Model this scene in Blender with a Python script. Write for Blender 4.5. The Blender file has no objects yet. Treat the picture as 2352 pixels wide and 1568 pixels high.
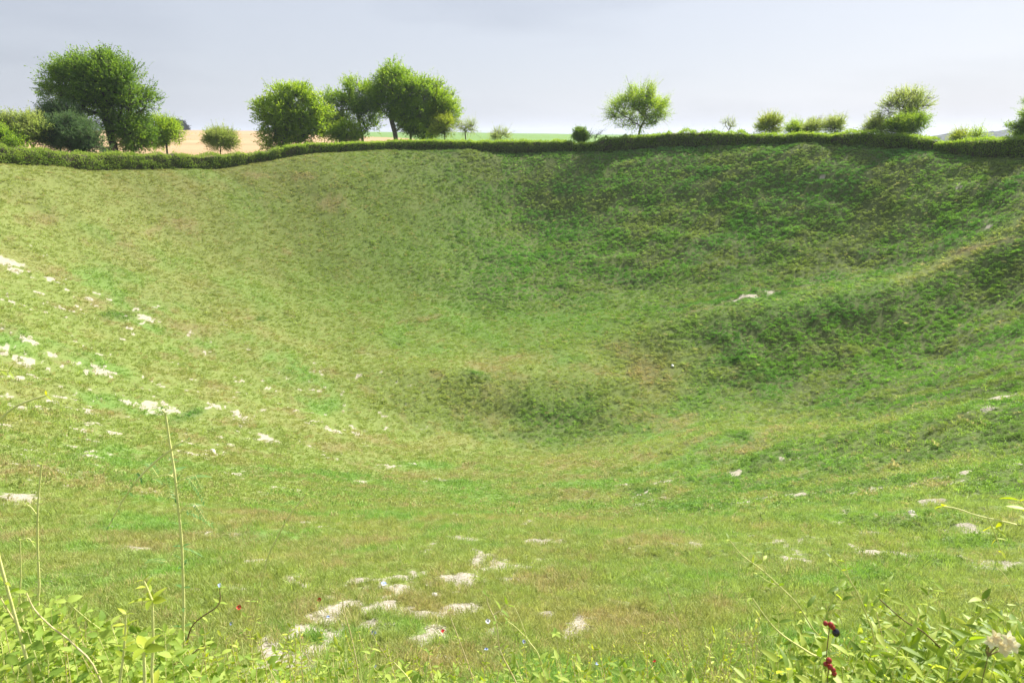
import bpy, math, random
import numpy as np
from mathutils import Vector
R = math.radians
S = bpy.context.scene
COL = S.collection
rng = np.random.default_rng(11)

# ------------------------------------------------------------------ camera model
PITCH = math.atan(0.299)
CZ = 1.8
FOC = 1568.0
cp, sp = math.cos(PITCH), math.sin(PITCH)

def ray(px, py):
    u = (px - 1176) / FOC; v = (py - 784) / FOC
    return np.array([u, cp - v * sp, -sp - v * cp])

def at(px, py, Y):
    d = ray(px, py)
    return np.array([0, 0, CZ]) + d * (Y / d[1])

# ------------------------------------------------------------------ noise
def _h(ix, iy, s):
    n = (ix * 374761393 + iy * 668265263 + s * 974634777) & 0xFFFFFFFF
    n = ((n ^ (n >> 13)) * 1274126177) & 0xFFFFFFFF
    n = (n ^ (n >> 16)) & 0xFFFF
    return n / 65535.0

def vnoise(x, y, s=0):
    x0 = np.floor(x); y0 = np.floor(y)
    fx = x - x0; fy = y - y0
    fx = fx * fx * (3 - 2 * fx); fy = fy * fy * (3 - 2 * fy)
    a = x0.astype(np.int64); b = y0.astype(np.int64)
    return (_h(a, b, s) * (1 - fx) + _h(a + 1, b, s) * fx) * (1 - fy) + \
           (_h(a, b + 1, s) * (1 - fx) + _h(a + 1, b + 1, s) * fx) * fy

def fbm(x, y, o=4, s=0):
    t = 0; a = 0.5; n = 0
    for k in range(o):
        c, q = math.cos(0.7 + k), math.sin(0.7 + k)
        t = t + a * vnoise((x * c - y * q) * 2 ** k, (x * q + y * c) * 2 ** k, s + k * 7)
        n += a; a *= 0.5
    return t / n            # 0..1

def sst(a, b, x):
    t = np.clip((x - a) / (b - a), 0, 1)
    return t * t * (3 - 2 * t)

# ------------------------------------------------------------------ terrain
CX, CY, RR = 0.0, 47.0, 46.0
NEAR = np.array([[0, -17.0], [.15, -17.3], [.24, -16.7], [.37, -14.7], [.5, -12.0], [.63, -8.95], [.761, -5.6], [.87, -3.2], [.924, -1.9], [.957, -1.05], [.985, -.3], [1.0, -.08], [1.03, 0]])
FAR = np.array([[0, -17.0], [.13, -15.9], [.283, -14.6], [.5, -12.3], [.717, -8], [.89, -2.7], [.95, -1.0], [.98, -.3], [1.0, 0], [1.03, 0]])
def _smooth(T):
    x = np.linspace(-.2, 1.25, 600); y = np.interp(np.abs(x), T[:, 0], T[:, 1])
    sg = np.interp(x, [0, .6, .9, 1.0], [.05, .045, .018, .008])
    out = np.array([np.sum(y * np.exp(-((x - a) / b) ** 2 / 2)) / np.sum(np.exp(-((x - a) / b) ** 2 / 2)) for a, b in zip(x, sg)])
    return np.stack([x, out], -1)[x >= 0] if False else np.stack([x, out], -1)
NEAR = _smooth(NEAR); FAR = _smooth(FAR)
BOT = np.array([[0, 372], [100, 378], [200, 388], [300, 387], [400, 390], [500, 393], [600, 377], [700, 357], [800, 350], [900, 346], [1000, 346], [1200, 351], [1310, 351], [1400, 348], [1500, 339], [1700, 334], [1900, 334], [2000, 337], [2100, 342], [2150, 347], [2200, 356], [2352, 362]], float)
TOP = np.array([[0, 338], [60, 341], [100, 347], [180, 356], [300, 358], [400, 352], [450, 361], [520, 357], [600, 350], [650, 340], [700, 331], [800, 331], [900, 326], [1000, 323], [1100, 327], [1200, 325], [1312, 325], [1325, 331], [1360, 331], [1390, 319], [1450, 315], [1530, 306], [1600, 304], [1700, 307], [1760, 313], [1850, 306], [1900, 311], [1980, 305], [2050, 312], [2100, 315], [2147, 324], [2158, 329], [2250, 323], [2352, 318]], float)

def rim_hit(px, py):
    d = ray(px, py)
    a = d[0] ** 2 + d[1] ** 2
    b = 2 * (d[0] * (0 - CX) + d[1] * (0 - CY))
    c = CX ** 2 + CY ** 2 - RR ** 2
    t = (-b + math.sqrt(b * b - 4 * a * c)) / (2 * a)
    return np.array([0, 0, CZ]) + d * t
_rt = []
for x in np.linspace(0, 2352, 60):
    p = rim_hit(x, np.interp(x, BOT[:, 0], BOT[:, 1]))
    _rt.append((math.atan2(p[0] - CX, p[1] - CY), p[2]))
_rt = np.array(_rt)
RTH = np.concatenate([[-math.pi, -1.9], _rt[:, 0], [2.1, math.pi]])
RZ = np.concatenate([[0, -.1], _rt[:, 1], [0, 0]])

def seg_dist(x, y, pts):
    """distance to polyline, interpolated 3rd value"""
    best = np.full(x.shape, 1e9); val = np.zeros(x.shape)
    for (a, b) in zip(pts[:-1], pts[1:]):
        dx, dy = b[0] - a[0], b[1] - a[1]
        t = np.clip(((x - a[0]) * dx + (y - a[1]) * dy) / (dx * dx + dy * dy), 0, 1)
        d = np.hypot(x - a[0] - t * dx, y - a[1] - t * dy)
        m = d < best
        best = np.where(m, d, best); val = np.where(m, a[2] + t * (b[2] - a[2]), val)
    return best, val

SPUR = [(4, 59, 0.1), (13.4, 56.5, .9), (23.2, 53.5, 1.55), (30, 52, 1.5), (37, 51, 1.3), (45, 50, .4)]
SPUR2 = [(8, 40, .0), (11.5, 35, .7), (14.5, 29, .8), (19, 23, .8), (24, 18, .6), (30, 14, .3)]

def zout(x, y):
    L = np.hypot(x, y); az = np.arctan2(x, y)
    ridge = np.interp(az, [-.8, -.45, -.2, 0, .1, .25, .45, .6, .8], [7.2, 7.4, 6.6, 5.6, 4.6, 3.6, 2.6, -6, -14])
    lo = np.interp(az, [-.8, -.2, 0, .3, .6], [-1.2, -1.2, -.6, -.5, -1.0])
    t = np.clip((L - 130) / 570, 0, 1)
    return lo + (ridge - lo) * (t * (1.35 - .35 * t)) - np.clip((L - 720) / 900, 0, 4) ** 1.0 * 6

def base_h(x, y):
    dx, dy = x - CX, y - CY
    r = np.hypot(dx, dy); th = np.arctan2(dx, dy)
    rho = r / RR
    w = sst(0, 1, (1 + np.cos(th)) / 2)
    zn = np.interp(rho, NEAR[:, 0], NEAR[:, 1]); zf = np.interp(rho, FAR[:, 0], FAR[:, 1])
    # a little softening of the interpolated profile
    z = zn * (1 - w) + zf * w
    z = z + np.interp(th, RTH, RZ) * sst(.45, 1, rho)
    d, v = seg_dist(x, y, SPUR)
    z = z + v * np.exp(-(d / 4.6) ** 2)
    d, v = seg_dist(x, y, SPUR2)
    z = z + v * np.exp(-(d / 3.2) ** 2)
    z = z - 1.3 * np.exp(-(((x - 26) / 10) ** 2 + ((y - 42) / 6.5) ** 2))
    z = z - 1.5 * np.exp(-(((x - 36) / 12) ** 2 + ((y - 55) / 12) ** 2)) * sst(1.0, .7, rho)
    z = z - 1.15 * np.exp(-(((x - 1.5) / 10) ** 2 + ((y - 43.5) / 5.0) ** 2))
    z = z + 0.9 * np.exp(-(((x + 3) / 7) ** 2 + ((y - 50) / 3.0) ** 2))
    z = z - 1.1 * np.exp(-(((x - 2) / 5) ** 2 + ((y - 84) / 8) ** 2))      # fold under the hedge gap
    z = z + 0.8 * np.exp(-(((x + 16) / 7) ** 2 + ((y - 78) / 8) ** 2))
    zo = zout(x, y)
    k = sst(1.06, 1.9, rho)
    return z * (1 - k) + zo * k

HERB = []
def leafy(x, y):
    """1 where low leafy plants replace grass: the far and the right-hand slopes"""
    n = (fbm(x * .12, y * .12, 3, 31) - .5)
    # far slope right of a line, right hand bowl
    a = sst(-21, -3, x + n * 16 - (92 - y) * .16) * sst(60, 67, y + n * 5)
    c = sst(11, 17, x + n * 7 + (y - 45) * .25) * sst(22, 29, y + n * 7) * sst(66, 60, y)
    b = sst(-1, 8, x + n * 12 + (y - 10) * -.1) * sst(5, 10, y + n * 5) * .7 * sst(34, 26, y) * sst(.36, .58, fbm(x * .55, y * .55, 3, 37))
    inner = sst(1.04, .99, np.hypot(x - CX, y - CY) / RR)
    d, v = seg_dist(x, y, SPUR)
    crest = 1 - .9 * np.exp(-(d / 1.5) ** 2) * sst(.3, 1.5, v)
    pit = .75 * np.exp(-(((x - 3.0) / 6.5) ** 2 + ((y - 45) / 3.6) ** 2) * 1.1) * sst(.3, .5, fbm(x * .4, y * .4, 3, 35))
    o = np.maximum(np.maximum(np.maximum(a, c), b) * crest, pit)
    for (hx, hy, ra, rb) in HERB:
        o = np.maximum(o, 1.15 * np.exp(-(((x - hx) / ra) ** 2 + ((y - hy) / rb) ** 2)) - .15 + n * .8 * np.exp(-(((x - hx) / ra) ** 2 + ((y - hy) / rb) ** 2) * .5))
    return np.clip(o, 0, 1) * inner

def height(x, y):
    z = base_h(x, y)
    L = np.hypot(x, y)
    inner = sst(1.05, .98, np.hypot(x - CX, y - CY) / RR)
    lf = leafy(x, y)
    near = sst(2.0, 8, L)
    z = z + (fbm(x * .11, y * .11, 3, 3) - .5) * 1.0 * inner * near
    z = z + (fbm(x * .45, y * .45, 3, 5) - .5) * (.26 + .20 * lf) * inner * sst(.5, 6, L)
    # terracettes that follow the contour on the right hand slope
    th = np.arctan2(x - CX, y - CY); r = np.hypot(x - CX, y - CY)
    z = z + (fbm(th * 6, r * .75, 3, 9) - .5) * .55 * lf * sst(4, 14, x) * inner
    z = z + (fbm(x * 2.2, y * 2.2, 3, 6) - .5) * (.10 + .14 * lf) * (sst(140, 60, L))
    z = z + (fbm(x * 9, y * 9, 2, 8) - .5) * .035 * sst(40, 12, L)
    z = z + (fbm(x * .01, y * .01, 3, 44) - .5) * 2.0 * sst(120, 300, L)
    return z

TT = np.exp(np.linspace(math.log(.8), math.log(140), 3000))
def hit(px, py):
    d = ray(px, py)
    P = np.array([0, 0, CZ])[None] + TT[:, None] * d[None]
    g = P[:, 2] - base_h(P[:, 0], P[:, 1])
    i = np.argmax(g < 0)
    return P[i] if g[i] < 0 else P[-1]

for (hx, hy, hw, hh_) in [(272, 722, 110, 44), (430, 955, 70, 44), (2300, 935, 140, 60), (2150, 965, 130, 36), (1700, 1000, 90, 26), (1085, 855, 80, 30), (1270, 960, 220, 90), (1480, 1130, 120, 26), (600, 730, 30, 20)]:
    a_ = hit(hx, hy); b_ = hit(hx - hw / 2, hy); c_ = hit(hx, hy - hh_ / 2)
    HERB.append((a_[0], a_[1], max(.4, abs(a_[0] - b_[0])), min(6, max(.4, math.hypot(*(a_ - c_)[:2])))))
# bare patches: pixel centre (2352-wide frame) -> world position and metres; kind chalk(1) or earth(2)
CH = [(20, 603, 75, 20), (35, 622, 40, 12), (160, 665, 20, 9), (205, 684, 14, 14), (330, 722, 52, 16), (325, 690, 12, 5), (360, 692, 14, 6), (60, 788, 30, 9), (60, 828, 45, 18),
      (160, 832, 52, 16), (230, 853, 68, 10), (8, 803, 60, 12), (8, 762, 20, 8), (118, 818, 20, 9), (40, 868, 40, 9), (12, 897, 30, 14), (60, 925, 60, 10), (120, 912, 26, 7), (55, 968, 36, 8), (8, 980, 24, 8), (350, 932, 72, 28), (205, 970, 50, 9),
      (190, 993, 30, 13), (265, 997, 38, 11), (225, 1025, 26, 9), (132, 1103, 42, 26), (45, 1155, 88, 20), (205, 1048, 72, 7), (62, 1055, 26, 8), (175, 1243, 34, 18), (495, 938, 26, 14), (575, 968, 27, 13), (545, 952, 24, 7),
      (617, 1008, 40, 16), (503, 1001, 22, 7), (535, 1020, 22, 12), (487, 1038, 20, 12), (432, 1016, 24, 11), (427, 1046, 42, 7), (600, 950, 20, 5), (680, 945, 14, 6), (730, 970, 26, 6), (757, 986, 27, 12), (790, 983, 18, 5), (820, 992, 16, 6),
      (838, 1015, 16, 7), (883, 1065, 26, 11), (955, 1068, 24, 6), (815, 1103, 30, 7), (650, 1125, 54, 7), (612, 1140, 26, 6), (545, 1090, 28, 8), (320, 1135, 24, 7), (1015, 1104, 40, 9), (920, 1181, 32, 7), (965, 1188, 34, 5), (1055, 1199, 30, 8),
      (1215, 1210, 32, 13), (1045, 1263, 66, 15), (980, 1292, 18, 10), (1125, 1238, 40, 7), (690, 1535, 150, 44), (1000, 1470, 80, 26), (1060, 1420, 60, 20), (560, 1400, 50, 10), (1150, 1300, 50, 10), (1225, 1278, 70, 13), (1240, 1325, 48, 18), (1140, 1350, 90, 14), (980, 1440, 60, 16), (840, 1370, 70, 10), (760, 1400, 60, 12), (1090, 1300, 40, 8), (600, 1335, 62, 16), (940, 1363, 40, 16), (1100, 1325, 42, 34), (1060, 1376, 50, 20),
      (885, 1432, 84, 56), (705, 1462, 90, 44), (740, 1500, 80, 40), (925, 1385, 60, 10), (1320, 1440, 52, 20), (1590, 1265, 62, 15), (1810, 1288, 62, 42), (1990, 1250, 38, 20), (1988, 1292, 72, 20), (2095, 1265, 50, 18),
      (1550, 1195, 46, 13), (1465, 1148, 30, 11), (1415, 1122, 30, 7), (1722, 1140, 40, 8), (1525, 1112, 26, 8), (1940, 1187, 34, 20), (1740, 1187, 28, 18), (1920, 1220, 30, 14), (2060, 1155, 40, 9), (2165, 1100, 36, 13), (2135, 1175, 36, 9),
      (2310, 915, 60, 9), (2270, 938, 34, 8), (2330, 1075, 40, 9), (1800, 1057, 36, 8), (1375, 1250, 30, 6), (1510, 488, 14, 7), (1890, 405, 26, 6), (2205, 415, 14, 8), (2200, 432, 20, 6), (1700, 568, 18, 5), (2272, 518, 18, 5), (1722, 686, 70, 6), (1690, 694, 30, 4), (1770, 675, 30, 4), (880, 842, 18, 3), (828, 858, 16, 5), (740, 858, 14, 6), (700, 1380, 60, 14), (1180, 1345, 40, 12),
      (1410, 1225, 34, 9), (1850, 1130, 30, 6), (2200, 1140, 30, 8), (300, 1300, 50, 10), (430, 1275, 40, 8), (1690, 1090, 30, 7), (2010, 1120, 30, 7), (1880, 1165, 26, 7), (2080, 1300, 40, 10), (2220, 1240, 50, 12), (1640, 1200, 40, 7), (1360, 1180, 30, 5), (720, 1210, 40, 6), (830, 1250, 40, 6), (1500, 1310, 50, 9)]
EA = [(355, 525, 64, 7, -26), (290, 562, 40, 14, 0), (350, 592, 34, 9, 15), (190, 545, 20, 12, 20), (215, 690, 40, 30, 30), (450, 800, 60, 20, 0), (1180, 818, 60, 13, 0), (980, 730, 110, 12, -8), (1225, 1012, 34, 14, 0), (2190, 572, 60, 6, -6), (2100, 600, 60, 5, -8), (1780, 662, 60, 6, -10),
      (1760, 990, 20, 12, 0), (1730, 1025, 60, 24, 0), (1000, 462, 20, 5, 0), (590, 405, 50, 14, 0), (760, 470, 70, 30, 0), (660, 585, 30, 10, 0), (420, 515, 60, 30, 0), (1480, 1440, 50, 40, 0), (1660, 1420, 60, 26, 0), (430, 750, 120, 30, 10), (500, 885, 60, 12, 0), (700, 410, 60, 16, 0),
      (700, 1430, 260, 80, 0), (980, 1410, 260, 70, 0), (1250, 1370, 200, 40, 0), (1050, 1520, 300, 60, 0), (1400, 1450, 200, 50, 0), (350, 1300, 160, 30, 0), (1440, 1500, 70, 30, 0), (1730, 1500, 80, 50, 0), (100, 490, 60, 20, 0), (250, 740, 30, 16, 0), (2330, 620, 40, 24, 0), (2200, 860, 30, 12, 0), (2350, 440, 30, 10, 0), (1400, 400, 24, 12, 0), (130, 1250, 90, 20, 0), (60, 1330, 60, 20, 0),
      (1990, 1310, 90, 20, 0), (1900, 780, 60, 16, 0), (2160, 700, 50, 20, 0)]
PATCH = []
for k, e in enumerate(CH):
    if e[1] > 1340: e = (e[0], e[1], e[2] * 1.3, e[3] * 1.3)
    elif e[1] < 1060: e = (e[0], e[1], e[2] * .78, e[3] * .72)
    c = hit(e[0], e[1]); l = hit(e[0] - e[2] / 2, e[1]); t = hit(e[0], e[1] - e[3] / 2)
    PATCH.append((c[0], c[1], max(.06, math.hypot(*(c - l)[:2])), max(.06, math.hypot(*(c - t)[:2])), math.atan2((c - l)[1], (c - l)[0]), 1))
_g = random.Random(5)
for p in list(PATCH):                       # crumbs of chalk scattered round each opening
    for _ in range(5):
        a = _g.uniform(0, 6.28); q = _g.uniform(1.0, 2.8); k = _g.uniform(.14, .42)
        PATCH.append((p[0] + math.cos(a) * p[2] * q, p[1] + math.sin(a) * p[3] * q, max(.05, p[2] * k), max(.05, p[3] * k), p[4] + _g.uniform(-.5, .5), 1))
for k, e in enumerate(EA):
    a = R(e[4]); dx, dy = math.cos(a) * e[2] / 2, math.sin(a) * e[2] / 2
    c = hit(e[0], e[1]); l = hit(e[0] - dx, e[1] - dy); t = hit(e[0], e[1] - e[3] / 2)
    PATCH.append((c[0], c[1], max(.08, math.hypot(*(c - l)[:2])), max(.08, math.hypot(*(c - t)[:2])), math.atan2((c - l)[1], (c - l)[0]), 2))

TRACK = [tuple(hit(a, b)) for a, b in [(1540, 728), (1640, 708), (1715, 688), (1790, 668), (1900, 648), (2030, 620), (2130, 592), (2240, 566), (2340, 550)]]
def masks(x, y):
    """chalk and earth weights, 0..1 (above .5 = bare)"""
    ch = np.zeros(x.shape); ea = np.zeros(x.shape)
    L = np.hypot(x, y)
    n = fbm(x * 1.7, y * 1.7, 4, 50) - .5
    n2 = fbm(x * 7, y * 7, 3, 57) - .5
    nn = n * 1.3 + n2 * 1.3
    for (px, py, ra, rb, an, kd) in PATCH:
        rm = max(ra, rb) * 2.2
        m = (np.abs(x - px) < rm) & (np.abs(y - py) < rm)
        if not m.any(): continue
        xx = x[m] - px; yy = y[m] - py
        c, s = math.cos(an), math.sin(an)
        q = np.hypot((xx * c + yy * s) / ra, (-xx * s + yy * c) / rb)
        w = np.clip(1.26 - q * .84 + nn[m] * (1.6 if py < 45 else .7), 0, 1) if kd == 1 else np.clip(1.2 - q * .75 + nn[m], 0, 1)
        if kd == 1: ch[m] = np.maximum(ch[m], w)
        else: ea[m] = np.maximum(ea[m], w * .62)
    # scattered small openings on the near and left slopes
    z = (1 - leafy(x, y)) * sst(1.0, .9, np.hypot(x - CX, y - CY) / RR)
    lowleft = sst(0, -18, x - (y - 20) * .2) * sst(62, 45, y) + sst(26, 12, y) * .8
    s2 = sst(.61, .72, fbm(x * 1.1, y * 1.8, 4, 70)) * np.clip(lowleft, 0, 1)
    ch = np.maximum(ch, s2 * z * .8 * sst(.45, .6, fbm(x * 5, y * 5, 2, 75)))
    e2 = sst(.57, .72, fbm(x * .55, y * .55, 4, 80)) * .42 * z * (1 - .6 * sst(50, 60, y))
    ea = np.maximum(ea, e2)
    d, _ = seg_dist(x, y, TRACK)
    ea = np.maximum(ea, .95 * sst(.55, .15, d + n * .7) * sst(.38, .55, fbm(x * .5, y * .5, 2, 61)))
    return ch, ea

# tints: linear base colours of the plant cover
def tint(x, y, lf=None, ea=None):
    if lf is None: lf = leafy(x, y)
    A = np.array([.280, .352, .100]); B = np.array([.215, .355, .085]); C = np.array([.335, .340, .122])
    D = np.array([.200, .370, .075]); E = np.array([.145, .320, .066]); F = np.array([.265, .350, .095])
    n1 = sst(.50, .68, fbm(x * .16, y * .16, 4, 90))[..., None]
    kn = sst(34, 12, np.hypot(x, y))
    n1 = n1 * (1 - kn[..., None]) + kn[..., None] * sst(.48, .66, fbm(x * .8, y * .8, 4, 91))[..., None]
    n2 = sst(.47, .72, fbm(x * .33, y * .33, 4, 96) * (1 - kn) + kn * fbm(x * 1.1, y * 1.1, 4, 97))[..., None]
    g = A * (1 - n1) + B * n1
    g = g * (1 - .6 * n2) + C * .6 * n2
    n3 = sst(.42, .66, fbm(x * .20, y * .20, 4, 101))[..., None]
    n4 = sst(.48, .70, fbm(x * .30 + 9, y * .5, 4, 106))[..., None]
    l = D * (1 - n3) + E * n3
    l = l * (1 - n4) + F * n4
    # yellow-brown zone high on the left slope, fresher green in the bowl's floor
    f = lf[..., None]
    o = g * (1 - f) + l * f
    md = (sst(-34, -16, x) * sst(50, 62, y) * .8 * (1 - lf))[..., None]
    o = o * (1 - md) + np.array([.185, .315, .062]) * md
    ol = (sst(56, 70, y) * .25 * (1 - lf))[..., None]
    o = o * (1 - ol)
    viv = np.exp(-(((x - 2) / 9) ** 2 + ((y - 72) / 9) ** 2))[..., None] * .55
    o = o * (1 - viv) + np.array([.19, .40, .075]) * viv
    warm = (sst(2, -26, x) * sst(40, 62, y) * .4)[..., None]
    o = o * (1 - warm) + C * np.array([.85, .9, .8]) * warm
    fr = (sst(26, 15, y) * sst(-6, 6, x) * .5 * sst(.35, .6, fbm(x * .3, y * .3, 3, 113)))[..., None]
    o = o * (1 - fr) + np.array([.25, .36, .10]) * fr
    if ea is not None:
        e = np.clip(ea * .8, 0, .7)[..., None]
        o = o * (1 - e) + np.array([.33, .24, .13]) * e
    return o

# ------------------------------------------------------------------ mesh helpers
def mesh_np(name, V, F, mats=(), smooth=False, attrs=None, fmat=None):
    """V (n,3); F (m,k) int array or list of such arrays with different k"""
    me = bpy.data.meshes.new(name)
    Fs = F if isinstance(F, list) else [F]
    Fs = [f for f in Fs if len(f)]
    V = np.asarray(V, np.float32)
    me.vertices.add(len(V)); me.vertices.foreach_set('co', V.ravel())
    idx = np.concatenate([f.ravel() for f in Fs]).astype(np.int32)
    cnt = np.concatenate([np.full(len(f), f.shape[1], np.int32) for f in Fs])
    st = np.concatenate([[0], np.cumsum(cnt)[:-1]]).astype(np.int32)
    me.loops.add(len(idx)); me.loops.foreach_set('vertex_index', idx)
    me.polygons.add(len(cnt)); me.polygons.foreach_set('loop_start', st)
    if fmat is not None: me.polygons.foreach_set('material_index', np.asarray(fmat, np.int32))
    for m in mats: me.materials.append(m)
    me.update(calc_edges=True)
    me.shade_smooth() if smooth else me.shade_flat()
    for k, a in (attrs or {}).items():
        a = np.asarray(a, np.float32)
        t = 'FLOAT' if a.ndim == 1 else 'FLOAT_VECTOR'
        at_ = me.attributes.new(k, t, 'POINT')
        at_.data.foreach_set('value' if a.ndim == 1 else 'vector', a.ravel())
    return me

def link(name, me, parent=None, loc=None):
    o = bpy.data.objects.new(name, me); COL.objects.link(o)
    if parent is not None: o.parent = parent
    if loc is not None: o.location = loc
    return o

def tag(o, label, cat, group=None, kind=None):
    o['label'] = label; o['category'] = cat
    if group: o['group'] = group
    if kind: o['kind'] = kind
    return o

def thing(name, label, cat, loc, group=None):
    o = bpy.data.objects.new(name, None); COL.objects.link(o)
    o.empty_display_size = .2
    o.location = [float(v) for v in loc]
    return tag(o, label, cat, group)

def unit(a):
    return a / np.maximum(np.linalg.norm(a, axis=-1, keepdims=True), 1e-9)

def tubes(paths, radii, sides=5):
    """list of (n,3) paths with per-point radii -> V, F"""
    VV = []; FF = []; o = 0
    for P, r in zip(paths, radii):
        P = np.asarray(P, float); r = np.asarray(r, float); n = len(P)
        T = np.gradient(P, axis=0); T = unit(T)
        up = np.array([.13, .2, 1.0]) if abs(T[0][2]) < .9 else np.array([1.0, .1, 0])
        A = unit(np.cross(T, up)); B = np.cross(T, A)
        an = np.arange(sides) * 2 * math.pi / sides
        ring = P[:, None] + r[:, None, None] * (np.cos(an)[None, :, None] * A[:, None] + np.sin(an)[None, :, None] * B[:, None])
        VV.append(ring.reshape(-1, 3))
        i = np.arange(n - 1)[:, None] * sides; j = np.arange(sides)[None]
        k = (j + 1) % sides
        FF.append(np.stack([i + j, i + k, i + sides + k, i + sides + j], -1).reshape(-1, 4) + o)
        o += n * sides
    return np.concatenate(VV), np.concatenate(FF)

def leaf_cards(P, D, N, Ln, W, fold=.25):
    """diamond leaf of 4 triangles: base P, direction D, normal N"""
    D = unit(D); Sd = unit(np.cross(D, N)); N = np.cross(Sd, D)
    Ln = np.asarray(Ln)[:, None]; W = np.asarray(W)[:, None]
    m = P + D * Ln * .5 - N * W * fold
    V = np.stack([P, P + D * Ln * .42 + Sd * W * .5, P + D * Ln - N * W * fold * .7, P + D * Ln * .42 - Sd * W * .5, m], 1)
    n = len(P); o = (np.arange(n) * 5)[:, None]
    F = np.concatenate([o + np.array([[0, 1, 4]]), o + np.array([[1, 2, 4]]), o + np.array([[2, 3, 4]]), o + np.array([[3, 0, 4]])])
    return V.reshape(-1, 3), F

def leaf_full(P, D, N, Ln, W, curl=.25, seg=5, shape=.42):
    """ovate leaf, folded along the midrib and arched; vectorised"""
    D = unit(D); Sd = unit(np.cross(D, N)); N = np.cross(Sd, D)
    Ln = np.asarray(Ln)[:, None]; W = np.asarray(W)[:, None]
    curl = np.broadcast_to(np.asarray(curl, float).reshape(-1, 1), Ln.shape)
    rows = []
    for k in range(seg + 1):
        t = k / seg
        w = (math.sin(math.pi * t ** (shape + .35)) ** .85) if 0 < t < 1 else .02
        c = P + D * Ln * t - N * Ln * curl * t * t
        rows += [c - Sd * W * .5 * w + N * W * .14 * w, c, c + Sd * W * .5 * w + N * W * .14 * w]
    V = np.stack(rows, 1); n = len(P); m = 3 * (seg + 1)
    f = []
    for k in range(seg):
        a = 3 * k
        f += [[a, a + 1, a + 4, a + 3], [a + 1, a + 2, a + 5, a + 4]]
    F = ((np.arange(n) * m)[:, None, None] + np.array(f)[None]).reshape(-1, 4)
    return V.reshape(-1, 3), F

# ------------------------------------------------------------------ materials
def nmat(name):
    m = bpy.data.materials.new(name); m.use_nodes = True
    nt = m.node_tree; nt.nodes.clear()
    return m, nt, nt.nodes, nt.links

def nd(nt, t, **kw):
    n = nt.nodes.new(t)
    for k, v in kw.items(): setattr(n, k, v)
    return n

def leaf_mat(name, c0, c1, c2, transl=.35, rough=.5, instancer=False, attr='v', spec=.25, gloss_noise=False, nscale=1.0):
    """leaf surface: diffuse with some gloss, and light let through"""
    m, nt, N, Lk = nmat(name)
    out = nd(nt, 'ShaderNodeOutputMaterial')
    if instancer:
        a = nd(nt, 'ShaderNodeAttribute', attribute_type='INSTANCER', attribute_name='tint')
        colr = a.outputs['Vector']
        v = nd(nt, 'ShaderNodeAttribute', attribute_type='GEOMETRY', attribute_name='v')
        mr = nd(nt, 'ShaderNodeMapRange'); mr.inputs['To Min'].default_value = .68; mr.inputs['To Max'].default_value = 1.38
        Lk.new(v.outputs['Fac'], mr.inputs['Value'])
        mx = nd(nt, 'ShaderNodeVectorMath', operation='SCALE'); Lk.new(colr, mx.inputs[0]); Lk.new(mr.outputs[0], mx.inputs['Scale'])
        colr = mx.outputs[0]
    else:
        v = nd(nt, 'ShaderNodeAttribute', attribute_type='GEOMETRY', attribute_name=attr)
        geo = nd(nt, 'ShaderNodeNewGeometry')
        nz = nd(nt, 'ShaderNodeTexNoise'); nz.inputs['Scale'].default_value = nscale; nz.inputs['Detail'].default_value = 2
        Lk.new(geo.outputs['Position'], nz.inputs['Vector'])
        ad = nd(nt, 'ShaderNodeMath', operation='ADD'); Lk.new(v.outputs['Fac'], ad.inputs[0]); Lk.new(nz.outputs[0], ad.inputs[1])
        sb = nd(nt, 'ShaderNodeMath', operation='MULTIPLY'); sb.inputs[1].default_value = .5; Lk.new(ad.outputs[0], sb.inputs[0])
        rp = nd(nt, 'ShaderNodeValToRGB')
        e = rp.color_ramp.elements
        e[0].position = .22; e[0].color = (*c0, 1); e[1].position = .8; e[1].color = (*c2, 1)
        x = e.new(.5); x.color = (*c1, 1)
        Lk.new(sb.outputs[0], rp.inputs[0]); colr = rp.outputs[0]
    pr = nd(nt, 'ShaderNodeBsdfPrincipled'); Lk.new(colr, pr.inputs['Base Color'])
    pr.inputs['Roughness'].default_value = rough; pr.inputs['Specular IOR Level'].default_value = spec
    tr = nd(nt, 'ShaderNodeBsdfTranslucent')
    hs = nd(nt, 'ShaderNodeHueSaturation'); hs.inputs['Saturation'].default_value = 1.15; hs.inputs['Value'].default_value = 1.5; hs.inputs['Hue'].default_value = .49
    Lk.new(colr, hs.inputs['Color']); Lk.new(hs.outputs[0], tr.inputs['Color'])
    mix = nd(nt, 'ShaderNodeMixShader'); mix.inputs[0].default_value = transl
    Lk.new(pr.outputs[0], mix.inputs[1]); Lk.new(tr.outputs[0], mix.inputs[2]); Lk.new(mix.outputs[0], out.inputs[0])
    return m

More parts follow.
